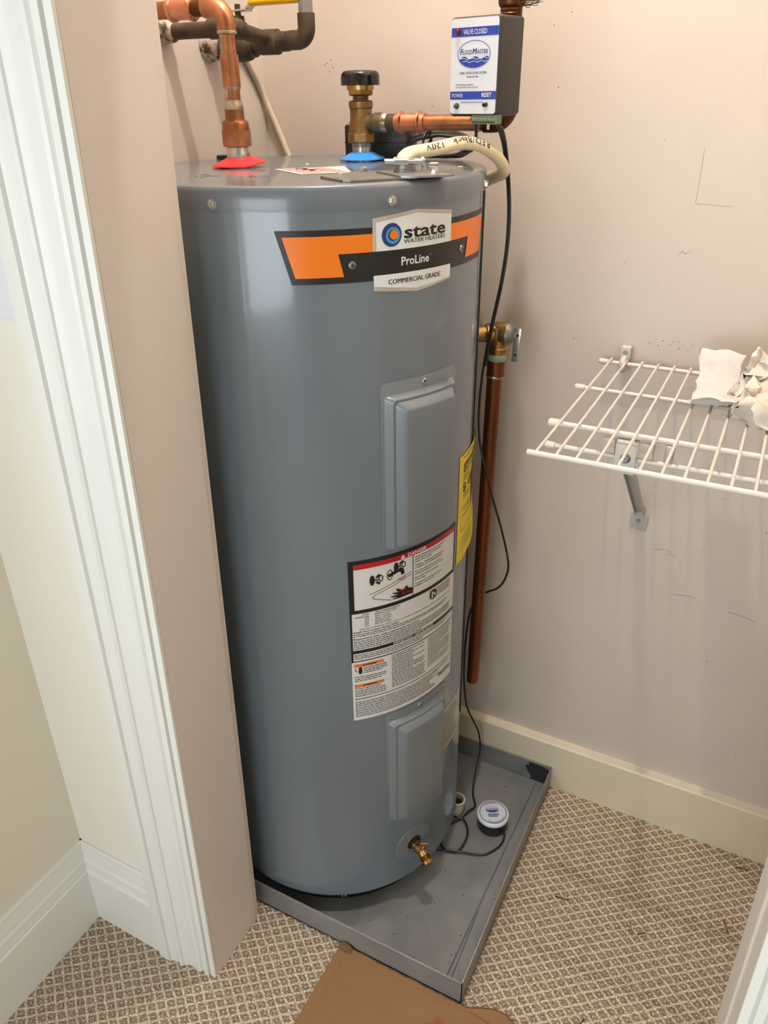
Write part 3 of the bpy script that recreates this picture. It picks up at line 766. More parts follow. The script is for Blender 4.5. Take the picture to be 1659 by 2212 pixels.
# --- lid fittings
HOT = Vector((-0.205, -0.327, ZT)); COLD = Vector((-0.086, -0.159, ZT))
nip = MB().lathe(HOT, (0, 0, 1), [(0, 0.0165), (0.008, 0.0165), (0.009, 0.0172), (0.020, 0.0172), (0.022, 0.0160), (0.036, 0.0160)], n=28)
obj('hot_nipple', nip, M['steel'], heater)
nip = MB().lathe(COLD, (0, 0, 1), [(0, 0.0165), (0.005, 0.0165), (0.006, 0.0150), (0.034, 0.0150)], n=28)
obj('cold_nipple', nip, M['steel'], heater)
def flared(c, rin, rout, h, tilt, n=48):
    mb = MB(); t = Vector(tilt)
    prof = [(rout, 0.0012), (rout, 0.0026), (rout*0.8, h*0.45), (rin+0.003, h*0.85), (rin, h), (rin, h*0.4), (rout*0.75, 0.0016)]
    for r, z in prof:
        for i in range(n):
            q = 2*PI*i/n; x, y = r*math.cos(q), r*math.sin(q)
            mb.v.append((c.x+x, c.y+y, c.z+z+0.0008+max(0, x*t.x+y*t.y)))
    for k in range(len(prof)):
        k2 = (k+1) % len(prof)
        for i in range(n):
            j = (i+1) % n; mb.f.append((k*n+i, k*n+j, k2*n+j, k2*n+i))
    return mb
obj('red_hot_collar', flared(HOT, 0.0178, 0.0405, 0.0125, (0.09, 0.10, 0)), M['red_plastic'], heater, ang=50)
obj('blue_cold_collar', flared(COLD, 0.0168, 0.0365, 0.0120, (0.02, 0.03, 0)), M['blue_plastic'], heater, ang=50)
FL = lambda off: (lambda x, y: (x, y, ZT+off))
mb = MB(); mb.add([(-0.1294, -0.3455, ZT+.0005), (-0.0453, -0.4043, ZT+.0005), (0.0038, -0.3519, ZT+.0005), (-0.0581, -0.2649, ZT+.0005)], [(0, 1, 2, 3)])
ls = obj('lid_sticker', mb, M['label'], heater, fix=False)
mb = MB()
u_ = Vector((0.0841, -0.0588)); v_ = Vector((0.0713, 0.0806))
FS = lambda a, b: (-0.1294+u_.x*a+v_.x*b*0.75, -0.3455+u_.y*a+v_.y*b*0.75, ZT+0.0009)
for i in range(12):
    a = 0.06
    while a < 0.9:
        w = rg.uniform(.03, .1); mb.rect(FS, a, min(a+w, .95), 0.1+i*0.068, 0.1+i*0.068+0.022, step=1); a += w+0.02
mb.line(FS, [(0.12, 0.35), (0.2, 0.5), (0.3, 0.4), (0.42, 0.55), (0.5, 0.42)], 0.05)
q = obj('fine_print', mb, M['red_print'], ls, fix=False); q['kind'] = 'stuff'
for cx, cy in ((-0.166, -0.475), (-0.088, -0.450)):
    mb = MB()
    for k in range(5):
        x, y = cx+rg.uniform(-.02, .02), cy+rg.uniform(-.02, .02)
        mb.line(FL(0.0004), [(x, y), (x+rg.uniform(-.006, .012), y+rg.uniform(.004, .02)), (x+rg.uniform(0, .014), y+rg.uniform(-.004, .01))], 0.0022)
    q = obj('lid_marking', mb, M['seam'], heater, fix=False); q['kind'] = 'stuff'
# junction cover plates
def slab(pts, z0, z1):
    n = len(pts); mb = MB()
    mb.add([(x, y, z0) for x, y in pts]+[(x, y, z1) for x, y in pts], [tuple(range(n))[::-1], tuple(range(n, 2*n))]+[(i, (i+1) % n, n+(i+1) % n, n+i) for i in range(n)])
    return mb
jp = obj('junction_plate', slab([(-0.002, -0.425), (0.006, -0.438), (0.060, -0.474), (0.070, -0.473), (0.128, -0.408), (0.124, -0.396), (0.036, -0.345), (0.020, -0.350)], ZT+0.0004, ZT+0.0028), M['steel_dull'], heater)
obj('cable_plate', slab([(0.056, -0.378), (0.060, -0.368), (0.110, -0.346), (0.122, -0.349), (0.170, -0.386), (0.166, -0.398), (0.128, -0.427), (0.116, -0.428)], ZT+0.0029, ZT+0.0052), M['steel_dull'], heater)
for (x, y, zz) in ((0.0407, -0.4499, 0.0028), (0.144, -0.388, 0.0052), (0.028, -0.362, 0.0028)):
    mb = MB().lathe((x, y, ZT+zz), (0, 0, 1), [(0, 0.0065), (0.0012, 0.0065), (0.0012, 0.0048), (0.0055, 0.0046), (0.0062, 0.004)], n=6)
    obj('plate_screw', mb, M['steel'], heater)
CL = Vector((0.094, -0.372, ZT+0.0052))
mb = MB().lathe(CL, (0, 0, 1), [(0, 0.0145), (0.003, 0.0145), (0.0032, 0.0120), (0.009, 0.0120)], n=24)
cc = obj('cable_clamp', mb, M['steel_dull'], heater)
cdir = Vector((0.86, 0.5, 0))
for sg in (-1, 1):
    p = CL+Vector((-0.5, 0.86, 0))*0.0
    mb = MB().lathe(CL+cdir*(-0.026)+Vector((0.45, -0.86, 0))*(0.011*sg)+Vector((0, 0, 0.0125)), cdir, [(0, 0.0022), (0.012, 0.0022), (0.012, 0.0042), (0.030, 0.0042), (0.030, 0.0022), (0.048, 0.0022), (0.048, 0.0046), (0.0515, 0.0042)], n=12)
    obj('clamp_screw', mb, M['steel'], cc)
mb = MB().rbox(-0.012, 0.012, -0.012, 0.012, 0.0, 0.0075, 0.0015, lambda x, y, z: CL+Vector((0, 0, 0.0088))+cdir*x+Vector((-0.5, 0.86, 0))*y+Vector((0, 0, z)))
obj('clamp_jaw', mb, M['steel_dull'], cc)
mb = MB().lathe((-0.335, -0.195, ZT), (0, 0, 1), [(0, 0.014), (0.005, 0.014), (0.006, 0.012)], n=20); obj('black_plug', mb, M['black_plastic'], heater)
mb = MB().lathe((-0.245, -0.262, ZT), (0, 0, 1), [(0, 0.019), (0.003, 0.019), (0.004, 0.017)], n=20); obj('black_plug', mb, M['black_plastic'], heater)

for i, (x, y, lab) in enumerate(((0.0595, -0.200, 'cream plastic crumb on heater lid below the arched cream cable'), (0.1176, -0.2374, 'cream crumb on heater lid nearest its right rim'), (-0.1258, -0.262, 'tiny cream crumb on heater lid left of the blue collar'))):
    mb = MB(); mb.rbox(-0.006, 0.006, -0.004, 0.004, 0.0, 0.0035, 0.0012, lambda a, b, c, x=x, y=y, i=i: (x+(a*math.cos(i)-b*math.sin(i))*(1 if i == 0 else .55), y+(a*math.sin(i)+b*math.cos(i))*(1 if i == 0 else .55), ZT+c*(1 if i == 0 else .6)))
    o = obj('crumb', mb, M['crumb'], origin=(x, y, ZT)); tag(o, lab, 'crumb', 'crumbs on the heater lid')

# ------------------------------------------------------------------ hot water pipe
hp = thing('hot_water_pipe', 'copper riser and elbow leaving the red collared hot outlet', 'pipe', (HOT.x, HOT.y, ZT+0.02))
zh = 1.585; rp = 0.0111
obj('female_adapter', MB().lathe((HOT.x, HOT.y, ZT+0.028), (0, 0, 1), [(0, 0.0195), (0.001, 0.0212), (0.022, 0.0212)], n=8), M['copper'], hp)
obj('adapter_neck', MB().lathe((HOT.x, HOT.y, ZT+0.050), (0, 0, 1), [(0, 0.0200), (0.009, 0.0200), (0.012, 0.0185), (0.014, 0.0142), (0.030, 0.0138)], n=28), M['copper'], hp)
obj('riser_tube', MB().lathe((HOT.x, HOT.y, ZT+0.055), (0, 0, 1), [(0, rp), (zh-0.026-ZT-0.055, rp)], n=24), M['copper'], hp)
obj('solder_bead', MB().lathe((HOT.x, HOT.y, ZT+0.076), (0, 0, 1), [(0, 0.0138), (0.004, 0.0142), (0.008, 0.0130), (0.013, 0.0113)], n=24), M['solder'], hp)
obj('repair_coupling', MB().lathe((HOT.x, HOT.y, 1.487), (0, 0, 1), [(0, 0.0113), (0.0005, 0.0130), (0.040, 0.0130), (0.0405, 0.0113)], n=28), M['copper'], hp)
obj('solder_ring', MB().lathe((HOT.x, HOT.y, 1.483), (0, 0, 1), [(0, 0.0112), (0.002, 0.0124), (0.005, 0.0128), (0.006, 0.0113)], n=24), M['solder'], hp)
for z0, z1, q0, q1 in ((1.455, 1.487, 1.55, 2.4), (1.527, 1.556, 1.5, 2.75), (1.528, 1.548, 3.0, 3.9)):
    sm2 = MB()
    for k in range(6):
        a, b = z0+(z1-z0)*k/6, z0+(z1-z0)*(k+1)/6
        wv = 0.15*math.sin(k*1.7)
        sm2.add([Vector((HOT.x, HOT.y, 0))+Vector((math.cos(-q)*0.01135, math.sin(-q)*0.01135, zz)) for zz in (a, b) for q in [q0+(q1-q0-wv)*t/6 for t in range(7)]],
                [(t, t+1, t+8, t+7) for t in range(6)])
    obj('flux_smear', sm2, M['solder'], hp, fix=False)
arc = [(HOT.x, HOT.y, zh-0.030)]+[(HOT.x-0.022+0.022*math.cos(t*PI/2/8), HOT.y, zh-0.022+0.022*math.sin(t*PI/2/8)) for t in range(9)]+[(HOT.x-0.034, HOT.y, zh)]
obj('elbow', MB().tube(arc, 0.0134, 24, ref=(0, 1, 0)), M['copper'], hp)
obj('elbow_collar', MB().lathe((HOT.x, HOT.y, zh-0.034), (0, 0, 1), [(0, 0.0113), (0.001, 0.0138), (0.003, 0.0142), (0.005, 0.0135)], n=24), M['solder'], hp)
obj('branch_tube', MB().lathe((HOT.x-0.030, HOT.y, zh), (-1, 0, 0), [(0, rp), (0.143, rp)], n=24), M['copper_dark'], hp)
xb = HOT.x-0.052
obj('press_coupling', MB().lathe((xb, HOT.y, zh), (-1, 0, 0), [(0, 0.0122), (0.001, 0.0142), (0.003, 0.0160), (0.007, 0.0160), (0.009, 0.0134), (0.036, 0.0134), (0.038, 0.0160), (0.042, 0.0160), (0.044, 0.0142), (0.045, 0.0122)], n=28), M['copper_bright'], hp)
obj('bright_tail', MB().lathe((xb-0.045, HOT.y, zh), (-1, 0, 0), [(0, 0.0113), (0.072, 0.0113)], n=24), M['copper'], hp)

# ------------------------------------------------------------------ old shut-off pipework in the corner
ov = thing('shutoff_valve', 'old dark pipework with a yellow lever shut-off valve on the closet side wall', 'valve', (-0.378, -0.152, 1.551))
y2, z2 = -0.152, 1.551
obj('lower_stub', MB().lathe((-0.376, y2, z2), (1, 0, 0), [(0, 0.0175), (0.03, 0.0175)], n=20), M['old_pipe'], ov)
obj('wall_crust', MB().lathe((-0.377, y2, z2), (1, 0, 0), [(0, 0.026), (0.004, 0.025), (0.010, 0.0215), (0.016, 0.0225), (0.024, 0.019), (0.030, 0.0195), (0.034, 0.0178)], n=20), M['paint_goo'], ov)
obj('valve_body', MB().lathe((-0.352, y2, z2-0.004), (1, 0, 0), [(0, 0.016), (0.008, 0.020), (0.022, 0.0225), (0.046, 0.0225), (0.058, 0.0205), (0.062, 0.0165), (0.070, 0.0165)], n=24), M['old_pipe'], ov)
obj('tee_run', MB().lathe((-0.284, y2, z2), (1, 0, 0), [(0, 0.0160), (0.012, 0.0160), (0.014, 0.0180), (0.046, 0.0180), (0.049, 0.0142), (0.066, 0.0140), (0.067, 0.0125), (0.078, 0.0125)], n=24), M['old_pipe'], ov)
arc = [(-0.214, y2, z2+0.001), (-0.204, y2, z2+0.001)]+[(-0.200+0.017*math.sin(t*PI/2/8), y2, z2+0.018-0.017*math.cos(t*PI/2/8)) for t in range(9)]+[(-0.183, y2, z2+0.036)]
obj('street_elbow', MB().tube(arc, 0.0138, 22, ref=(0, 1, 0)), M['old_pipe'], ov)
obj('drop_tube', MB().lathe((-0.183, y2, z2+0.030), (0, 0, 1), [(0, 0.0111), (0.155, 0.0111)], n=20), M['steel_dull'], ov)
obj('drop_coupling', MB().lathe((-0.183, y2, z2+0.062), (0, 0, 1), [(0, 0.0136), (0.03, 0.0136)], n=20), M['steel_dull'], ov)
# upper stub from the wall, elbow, arm into the tee
y1, z1 = -0.261, 1.564
obj('upper_stub', MB().lathe((-0.376, y1, z1), (1, 0, 0), [(0, 0.0111), (0.105, 0.0111)], n=20), M['old_pipe'], ov)
obj('upper_crust', MB().lathe((-0.377, y1, z1), (1, 0, 0), [(0, 0.0150), (0.005, 0.0165), (0.010, 0.0140), (0.014, 0.0152), (0.020, 0.0145), (0.024, 0.0118)], n=18), M['paint_goo'], ov)
obj('arm_elbow', MB().tube([(-0.284, y1, z1+.001)]+[(-0.272+0.018*math.sin(t*PI/2/8), y1+0.018-0.018*math.cos(t*PI/2/8), z1+0.001) for t in range(9)]+[(-0.254, y1+0.030, z1)], 0.0142, 20), M['old_pipe'], ov)
obj('arm_tube', MB().lathe((-0.254, y1+0.024, z1), (0, 0.085, -0.011), [(0, 0.0111), (0.086, 0.0111)], n=20), M['old_pipe'], ov)
obj('arm_ring', MB().lathe((-0.254, y1+0.096, z1-0.010), (0, 0.085, -0.011), [(0, 0.0112), (0.002, 0.0128), (0.005, 0.0112)], n=20), M['solder'], ov)
obj('packing_nut', MB().lathe((-0.312, y2, z2+0.014), (0, 0, 1), [(0, 0.0135), (0.014, 0.0135), (0.016, 0.0105), (0.024, 0.0095), (0.024, 0.0050), (0.040, 0.0045)], n=20), M['old_pipe'], ov)
lv = MB(); LT = lambda x, y, z: (-0.312+x, y2+y, z2+0.045+z)
lv.rbox(-0.012, 0.022, -0.010, 0.010, -0.0015, 0.0015, 0.001, LT); lv.add([LT(*p) for p in ((0.018, -0.009, -0.0015), (0.018, 0.009, -0.0015), (0.034, 0.009, 0.0085), (0.034, -0.009, 0.0085), (0.018, -0.009, 0.0015), (0.018, 0.009, 0.0015), (0.034, 0.009, 0.0115), (0.034, -0.009, 0.0115))],
       [(0, 1, 2, 3), (7, 6, 5, 4), (0, 3, 7, 4), (1, 5, 6, 2), (0, 4, 5, 1), (3, 2, 6, 7)])
lvo = obj('lever', lv, M['steel'], ov)
obj('yellow_grip', MB().rbox(0.026, 0.122, -0.0105, 0.0105, 0.0050, 0.0150, 0.004, LT), M['yellow_grip'], lvo)

# cream cable pinned in the corner behind the old pipework
cw = spline([(-0.3715, -0.098, 1.556), (-0.3715, -0.068, 1.541), (-0.3715, -0.040, 1.510), (-0.3705, -0.016, 1.476), (-0.3530, -0.007, 1.428), (-0.3310, -0.007, 1.378), (-0.312, -0.007, 1.335), (-0.300, -0.007, 1.30)], 6)
o = obj('wall_cable', MB().tube(cw, 0.0058, 12), M['painted_cable'], origin=(-0.306, -0.013, 1.34)); tag(o, 'cream sheathed cable running down the wall below the yellow lever valve', 'cable')

# ------------------------------------------------------------------ cold water line with vacuum breaker
cp = thing('cold_water_pipe', 'brass tee with black capped vacuum breaker and copper line from the blue collar', 'pipe', (COLD.x, COLD.y, ZT+0.02))
cx, cy = COLD.x, COLD.y; zc = 1.4365
obj('tape_wrap', MB().lathe((cx, cy, ZT+0.020), (0, 0, 1), [(0, 0.0155), (0.006, 0.0158), (0.010, 0.0152)], n=24), M['steel_dull'], cp)
obj('tee_lower_hex', MB().lathe((cx, cy, ZT+0.026), (0, 0, 1), [(0, 0.0205), (0.002, 0.0225), (0.013, 0.0225), (0.015, 0.0195)], n=8), M['brass'], cp)
obj('tee_body', MB().lathe((cx, cy, ZT+0.040), (0, 0, 1), [(0, 0.0200), (0.010, 0.0185), (0.022, 0.0172), (0.034, 0.0172), (0.036, 0.0188), (0.044, 0.0192), (0.046, 0.0165)], n=28), M['brass'], cp)
obj('tee_branch', MB().lathe((cx+0.010, cy, zc), (1, 0, 0), [(0, 0.0125), (0.014, 0.0125), (0.016, 0.0142), (0.030, 0.0144), (0.031, 0.0130)], n=24), M['brass_green'], cp)
obj('tape_thread', MB().lathe((cx, cy, ZT+0.083), (0, 0, 1), [(0, 0.0125)]+[(0.0015*i+0.001, 0.0132 if i % 2 else 0.0118) for i in range(6)]+[(0.011, 0.012)], n=20), M['solder'], cp)
obj('breaker_hex', MB().lathe((cx, cy, ZT+0.092), (0, 0, 1), [(0, 0.0185), (0.002, 0.0215), (0.008, 0.0215)], n=6), M['brass_bright'], cp)
obj('breaker_barrel', MB().lathe((cx, cy, ZT+0.100), (0, 0, 1), [(0, 0.0212), (0.006, 0.0212), (0.007, 0.0192), (0.009, 0.0192), (0.0095, 0.0168), (0.014, 0.0168)], n=28), M['brass_bright'], cp)
obj('black_cap', MB().lathe((cx, cy, ZT+0.1062), (0, 0, 1), [(0, 0.0285), (0.0, 0.0302), (0.012, 0.0302), (0.0165, 0.0290), (0.0192, 0.0262), (0.0202, 0.021), (0.0204, 0.010)], n=40), M['black_gloss'], cp, ang=60)
obj('male_adapter', MB().lathe((cx+0.040, cy, zc), (1, 0, 0), [(0, 0.0135), (0.002, 0.0142), (0.004, 0.0125), (0.024, 0.0122)], n=24), M['old_pipe'], cp)
obj('solder_drip', MB().lathe((cx+0.038, cy, zc), (1, 0, 0), [(0, 0.0142), (0.0035, 0.0150), (0.007, 0.0138), (0.010, 0.0124)], n=16), M['solder'], cp)
obj('press_coupling', MB().lathe((-0.0245, cy, zc), (1, 0, 0), [(0, 0.0120), (0.001, 0.0134), (0.006, 0.0136), (0.008, 0.0160), (0.011, 0.0160), (0.013, 0.0134), (0.037, 0.0134), (0.039, 0.0160), (0.042, 0.0160), (0.044, 0.0136), (0.050, 0.0134), (0.051, 0.0120)], n=28), M['copper_bright'], cp)
obj('branch_tube', MB().lathe((0.020, cy, zc), (1, 0, 0), [(0, rp), (0.115, rp)], n=24), M['copper'], cp)
rx_ = 0.157
arc = [(rx_-0.036, cy, zc)]+[(rx_-0.022+0.022*math.sin(t*PI/2/8), cy, zc+0.022-0.022*math.cos(t*PI/2/8)) for t in range(9)]+[(rx_, cy, zc+0.036)]
obj('elbow', MB().tube(arc, 0.0134, 24, ref=(0, 1, 0)), M['copper_dark'], cp)
obj('solder_ring', MB().lathe((rx_-0.048, cy, zc), (1, 0, 0), [(0, 0.0113), (0.003, 0.0128), (0.008, 0.0113)], n=20), M['solder'], cp)
obj('riser_tube', MB().lathe((rx_, cy, zc+0.03), (0, 0, 1), [(0, rp), (0.20, rp)], n=24), M['copper_dark'], cp)
obj('union_nut', MB().lathe((rx_-0.004, cy, 1.5655), (0, 0, 1), [(0, 0.0125), (0.004, 0.0160), (0.006, 0.0148), (0.008, 0.0160), (0.011, 0.0150), (0.013, 0.0178), (0.017, 0.0190), (0.034, 0.0190), (0.036, 0.0165)], n=10), M['copper_dark'], cp)
# strands of frayed hemp beside the union
hm = MB(); rh = random.Random(5)
for i in range(34):
    p0 = Vector((rx_+0.012, cy+rh.uniform(-.008, .008), 1.583+rh.uniform(-.006, .012)))
    p1 = p0+Vector((rh.uniform(.006, .020), rh.uniform(-.006, .006), rh.uniform(-.006, .006))); p2 = p1+Vector((rh.uniform(.0, .012), rh.uniform(-.006, .006), rh.uniform(-.003, .008)))
    hm.tube(spline([p0, p1, p2], 4), 0.0005, 5)
q = obj('hemp_strands', hm, M['brass_green'], cp); q['kind'] = 'stuff'

# ------------------------------------------------------------------ leak detection controller
TH = math.radians(-12)
BX = Vector((math.cos(TH), math.sin(TH), 0)); BY = Vector((-math.sin(TH), math.cos(TH), 0))
BO = Vector((0.1673, -0.235, 1.4476)) - BX*0.080     # front lower left corner
BW, BH, BD = 0.080, 0.1171, 0.060
def box_T(x, y, z): return BO+BX*x+BY*y+Vector((0, 0, z))
ct = thing('leak_controller', 'black leak detection box with white and blue face above the copper line', 'controller', tuple(BO+BX*0.04+BY*0.03))
obj('case', MB().rbox(0, BW, 0.0, BD, 0, BH, 0.0045, box_T, 4), M['case'], ct, ang=40)
def rrect(F, x0, x1, z0, z1, r, n=5):
    pts = []
    for cx_, cz_, q0 in ((x1-r, z1-r, 0), (x0+r, z1-r, 90), (x0+r, z0+r, 180), (x1-r, z0+r, 270)):
        for i in range(n+1):
            q = math.radians(q0+90*i/n); pts.append((cx_+r*math.cos(q), cz_+r*math.sin(q)))
    return MB().poly(F, pts)
FB = lambda off: (lambda x, z: box_T(x, -off, z))
e = 0.0022
face = obj('face_plate', rrect(FB(0.0003), e, BW-e-0.001, e, BH-e, 0.004), M['face'], ct, fix=False)
fw, fh = BW-2*e-0.001, BH-2*e
U = lambda u: e+fw*u
Vv = lambda v: e+fh*v
for v0, v1 in ((0.814, 0.908), (0.156, 0.243)): obj('blue_band', MB().rect(FB(0.0006), U(0), U(1), Vv(v0), Vv(v1)), M['blue_print'], face, fix=False)
mb = MB()
mb.text(FB(0.0009), 'VALVE CLOSED', U(0.26), Vv(0.836), fh*0.050, fw*0.50, bold=0.006)
obj('white_lettering', mb, M['white_print'], face, fix=False); mb = MB()
mb.text(FB(0.0009), 'POWER', U(0.045), Vv(0.178), fh*0.044, fw*0.245, bold=0.010)
obj('white_lettering', mb, M['white_print'], face, fix=False); mb = MB()
mb.text(FB(0.0009), 'RESET', U(0.70), Vv(0.182), fh*0.044, fw*0.21, bold=0.02)
obj('white_lettering', mb, M['white_print'], face, fix=False); mb = MB()
for k, (u0, u1, v0) in enumerate(((0.20, 0.62, 0.575), (0.64, 0.86, 0.585), (0.27, 0.62, 0.545), (0.62, 0.80, 0.548))):
    pts = []
    for i in range(25):
        t = i/24; u = u0+(u1-u0)*t
        pts.append((U(u), Vv(v0+0.016*abs(math.sin(t*PI*(2.0 if k % 2 == 0 else 1.2)+0.6)) )))
    mb.line(FB(0.0011), pts, 0.0007)
obj('wave_lines', mb, M['white_print'], face, fix=False)
mb = MB(); lcx, lcz, lrx, lrz = U(0.497), Vv(0.632), fw*0.352, fh*0.143
mb.ring(FB(0.0006), lcx, lcz, lrx, lrz, 0.0008, 56)
# wave-filled lower part of the oval
N_ = 40; top_, bot_, S_ = [], [], []
for i in range(N_+1):
    t = -0.965+1.93*i/N_; x = lcx+lrx*t
    yb = lcz-lrz*math.sqrt(max(0, 1-t*t))
    yw = lcz-lrz*0.36+lrz*0.20*abs(math.sin((t+0.25)*PI*1.45))**1.6
    S_.append(x); bot_.append(yb); top_.append(max(yb, yw if abs(t) < 0.93 else yb))
mb.strip(FB(0.0008), S_, top_, bot_)
obj('logo_oval', mb, M['blue_print'], face, fix=False); mb = MB()
mb.text(FB(0.0009), 'LEAK DETECTION SYSTEM', U(0.195), Vv(0.425), fh*0.025, fw*0.59, bold=0.010, shear=0.25)
obj('blue_lettering', mb, M['blue_print'], face, fix=False); mb = MB()
mb.text(FB(0.0009), 'WWW.FLOODMASTER.COM', U(0.24), Vv(0.116), fh*0.018, fw*0.49, bold=0.008)
obj('blue_lettering', mb, M['blue_print'], face, fix=False)
mb = MB(); mb.text(FB(0.0009), 'F', U(0.20), Vv(0.630), fh*0.058, bold=0.02, shear=0.15); mb.text(FB(0.0009), 'LOOD', U(0.258), Vv(0.630), fh*0.046, fw*0.205, bold=0.010, shear=0.15)
mb.text(FB(0.0009), 'M', U(0.470), Vv(0.632), fh*0.058, fw*0.09, bold=0.016, shear=0.15); mb.text(FB(0.0009), 'ASTER.', U(0.562), Vv(0.634), fh*0.044, fw*0.245, bold=0.010, shear=0.15)
obj('logo_lettering', mb, M['navy'], face, fix=False)
mb = MB(); mb.text(FB(0.0009), 'Model RS-094', U(0.36), Vv(0.388), fh*0.018, fw*0.25, bold=0.015, shear=0.25)
obj('grey_lettering', mb, M['grey_print'], face, fix=False); mb = MB()
mb.text(FB(0.0009), 'FOR TECHNICAL SUPPORT:', U(0.12), Vv(0.306), fh*0.015, fw*0.40, bold=0.02, shear=0.2)
mb.text(FB(0.0009), 'CALL TOLL-FREE 888-771-4929 or SCAN CODE', U(0.12), Vv(0.279), fh*0.014, fw*0.50, bold=0.01, shear=0.2)
obj('grey_lettering', mb, M['grey_print'], face, fix=False)
for nm, u, v, m_ in (('red_light', 0.157, 0.868, 'led_red'), ('green_light', 0.157, 0.085, 'led_green')):
    mb = MB().lathe(box_T(U(u), 0, Vv(v)), -BY, [(0, 0.0040), (0.0012, 0.0040), (0.0014, 0.0032), (0.004, 0.0031), (0.0058, 0.0022), (0.0064, 0.001)], n=20); obj(nm, mb, M[m_], ct)
mb = MB().lathe(box_T(U(0.80), 0, Vv(0.098)), -BY, [(0, 0.0030), (0.006, 0.0028), (0.0068, 0.0020)], n=18); obj('reset_button', mb, M['black_gloss'], ct)
tb = obj('terminal_block', MB().rbox(0.0375, 0.0785, 0.002, 0.016, -0.0105, 0.001, 0.0006, box_T, 1), M['terminal'], ct)
for i in range(9):
    mb = MB().lathe(box_T(0.0405+i*0.0043, 0.0022, -0.0040), -BY, [(0, 0.0017), (0.0006, 0.0015)], n=10); obj('terminal_screw', mb, M['steel'], tb)
    mb = MB(); mb.box(0.0393+i*0.0043, 0.0417+i*0.0043, 0.0012, 0.004, -0.0092, -0.0072, box_T); obj('wire_entry', mb, M['dark_hole'], tb)
obj('bottom_plate', MB().box(0.004, BW-0.004, 0.004, BD-0.004, -0.0012, 0.0005, box_T), M['black_plastic'], ct)
obj('zip_tie', MB().rbox(0.0535, 0.0575, 0.017, 0.0195, -0.018, 0.0, 0.0006, box_T, 1), M['label'], ct)

# ------------------------------------------------------------------ power adapter, coil, cords
ta = math.radians(8)
def adT(x, y, z): return (-0.092+x*math.cos(ta)-y*math.sin(ta), -0.083+x*math.sin(ta)+y*math.cos(ta), ZT+0.0003+z)
o = thing('power_adapter', 'black plug-in transformer block lying on the heater lid behind the brass tee', 'adapter', (-0.092, -0.083, ZT))
obj('adapter_body', MB().rbox(-0.056, 0.056, -0.022, 0.030, 0, 0.050, 0.0035, adT), M['black_plastic'], o)
obj('adapter_seam', MB().box(-0.0563, 0.0563, -0.0223, 0.0303, 0.0225, 0.0235, adT), M['black_gloss'], o)

cl = thing('cord_coil', 'coiled black adapter cord bundled with a twist tie on the heater lid', 'cord', (0.012, -0.078, ZT))
coil = MB(); rcg = random.Random(9)
pts = []
for k in range(5):
    for i in range(16):
        q = 2*PI*i/16
        ex = 0.052+0.004*rcg.random()+0.002*k; ez = 0.0150+0.002*k*0.6
        x = 0.014+ex*math.cos(q)*(1-0.25*max(0, -math.cos(q))*0)
        pts.append((x, -0.082+0.010*math.sin(q*1.0)+0.002*k-0.004, max(ZT+0.004, ZT+0.0185+ez*math.sin(q)+0.0015*rcg.uniform(-1, 1)+0.002*math.cos(q))))
coil.tube(spline(pts, 3), 0.0027, 7)
obj('coil_loops', coil, M['cord'], cl)
mb = MB()
mb.tube(spline([(-0.008, -0.092, ZT+0.004), (-0.006, -0.098, ZT+0.018), (-0.006, -0.092, ZT+0.036), (-0.004, -0.074, ZT+0.036), (-0.004, -0.068, ZT+0.012)], 5), 0.0018, 7)
mb.tube(spline([(-0.006, -0.096, ZT+0.028), (0.002, -0.102, ZT+0.036), (0.006, -0.100, ZT+0.046)], 4), 0.0016, 6)
obj('twist_tie', mb, M['cord'], cl)
o = obj('coil_lead', MB().tube(spline([(-0.012, -0.075, 1.430), (-0.007, -0.070, 1.424), (-0.004, -0.068, 1.412), (-0.008, -0.072, 1.402), (-0.006, -0.078, 1.392)], 6), 0.0023, 8), M['cord'], cl)
# lead from the controller to the coil
o = obj('controller_lead', MB().tube(spline([box_T(0.0425, 0.006, -0.0085), (0.1285, -0.210, 1.432), (0.120, -0.188, 1.419), (0.105, -0.157, 1.405), (0.086, -0.118, 1.396), (0.066, -0.090, 1.394)], 6), 0.0024, 8), M['cord'], origin=(0.104, -0.150, 1.404))
tag(o, 'short black lead hanging from the green terminal block to the coil', 'cord')
# long sensor cord
w1 = [box_T(0.066, 0.010, -0.009), (0.1575, -0.200, 1.4322), (0.1553, -0.16, 1.3971), (0.1587, -0.14, 1.3315), (0.1606, -0.14, 1.2704), (0.1548, -0.14, 1.2057), (0.1412, -0.135, 1.1351), (0.1293, -0.13, 1.0598), (0.1247, -0.13, 0.9823), (0.1287, -0.13, 0.9201), (0.1447, -0.13, 0.8578), (0.1616, -0.12, 0.7886), (0.1778, -0.11, 0.7263), (0.1885, -0.09, 0.6485), (0.1822, -0.08, 0.6038), (0.1655, -0.075, 0.5704), (0.1293, -0.07, 0.5385),
      (0.105, -0.062, 0.49), (0.0936, -0.055, 0.40), (0.0910, -0.050, 0.32), (0.0936, -0.05, 0.2573), (0.1046, -0.05, 0.1896), (0.1348, -0.05, 0.128), (0.1453, -0.060, 0.0761), (0.147, -0.092, 0.026), (0.158, -0.130, 0.012), (0.1769, -0.1632, 0.010)]
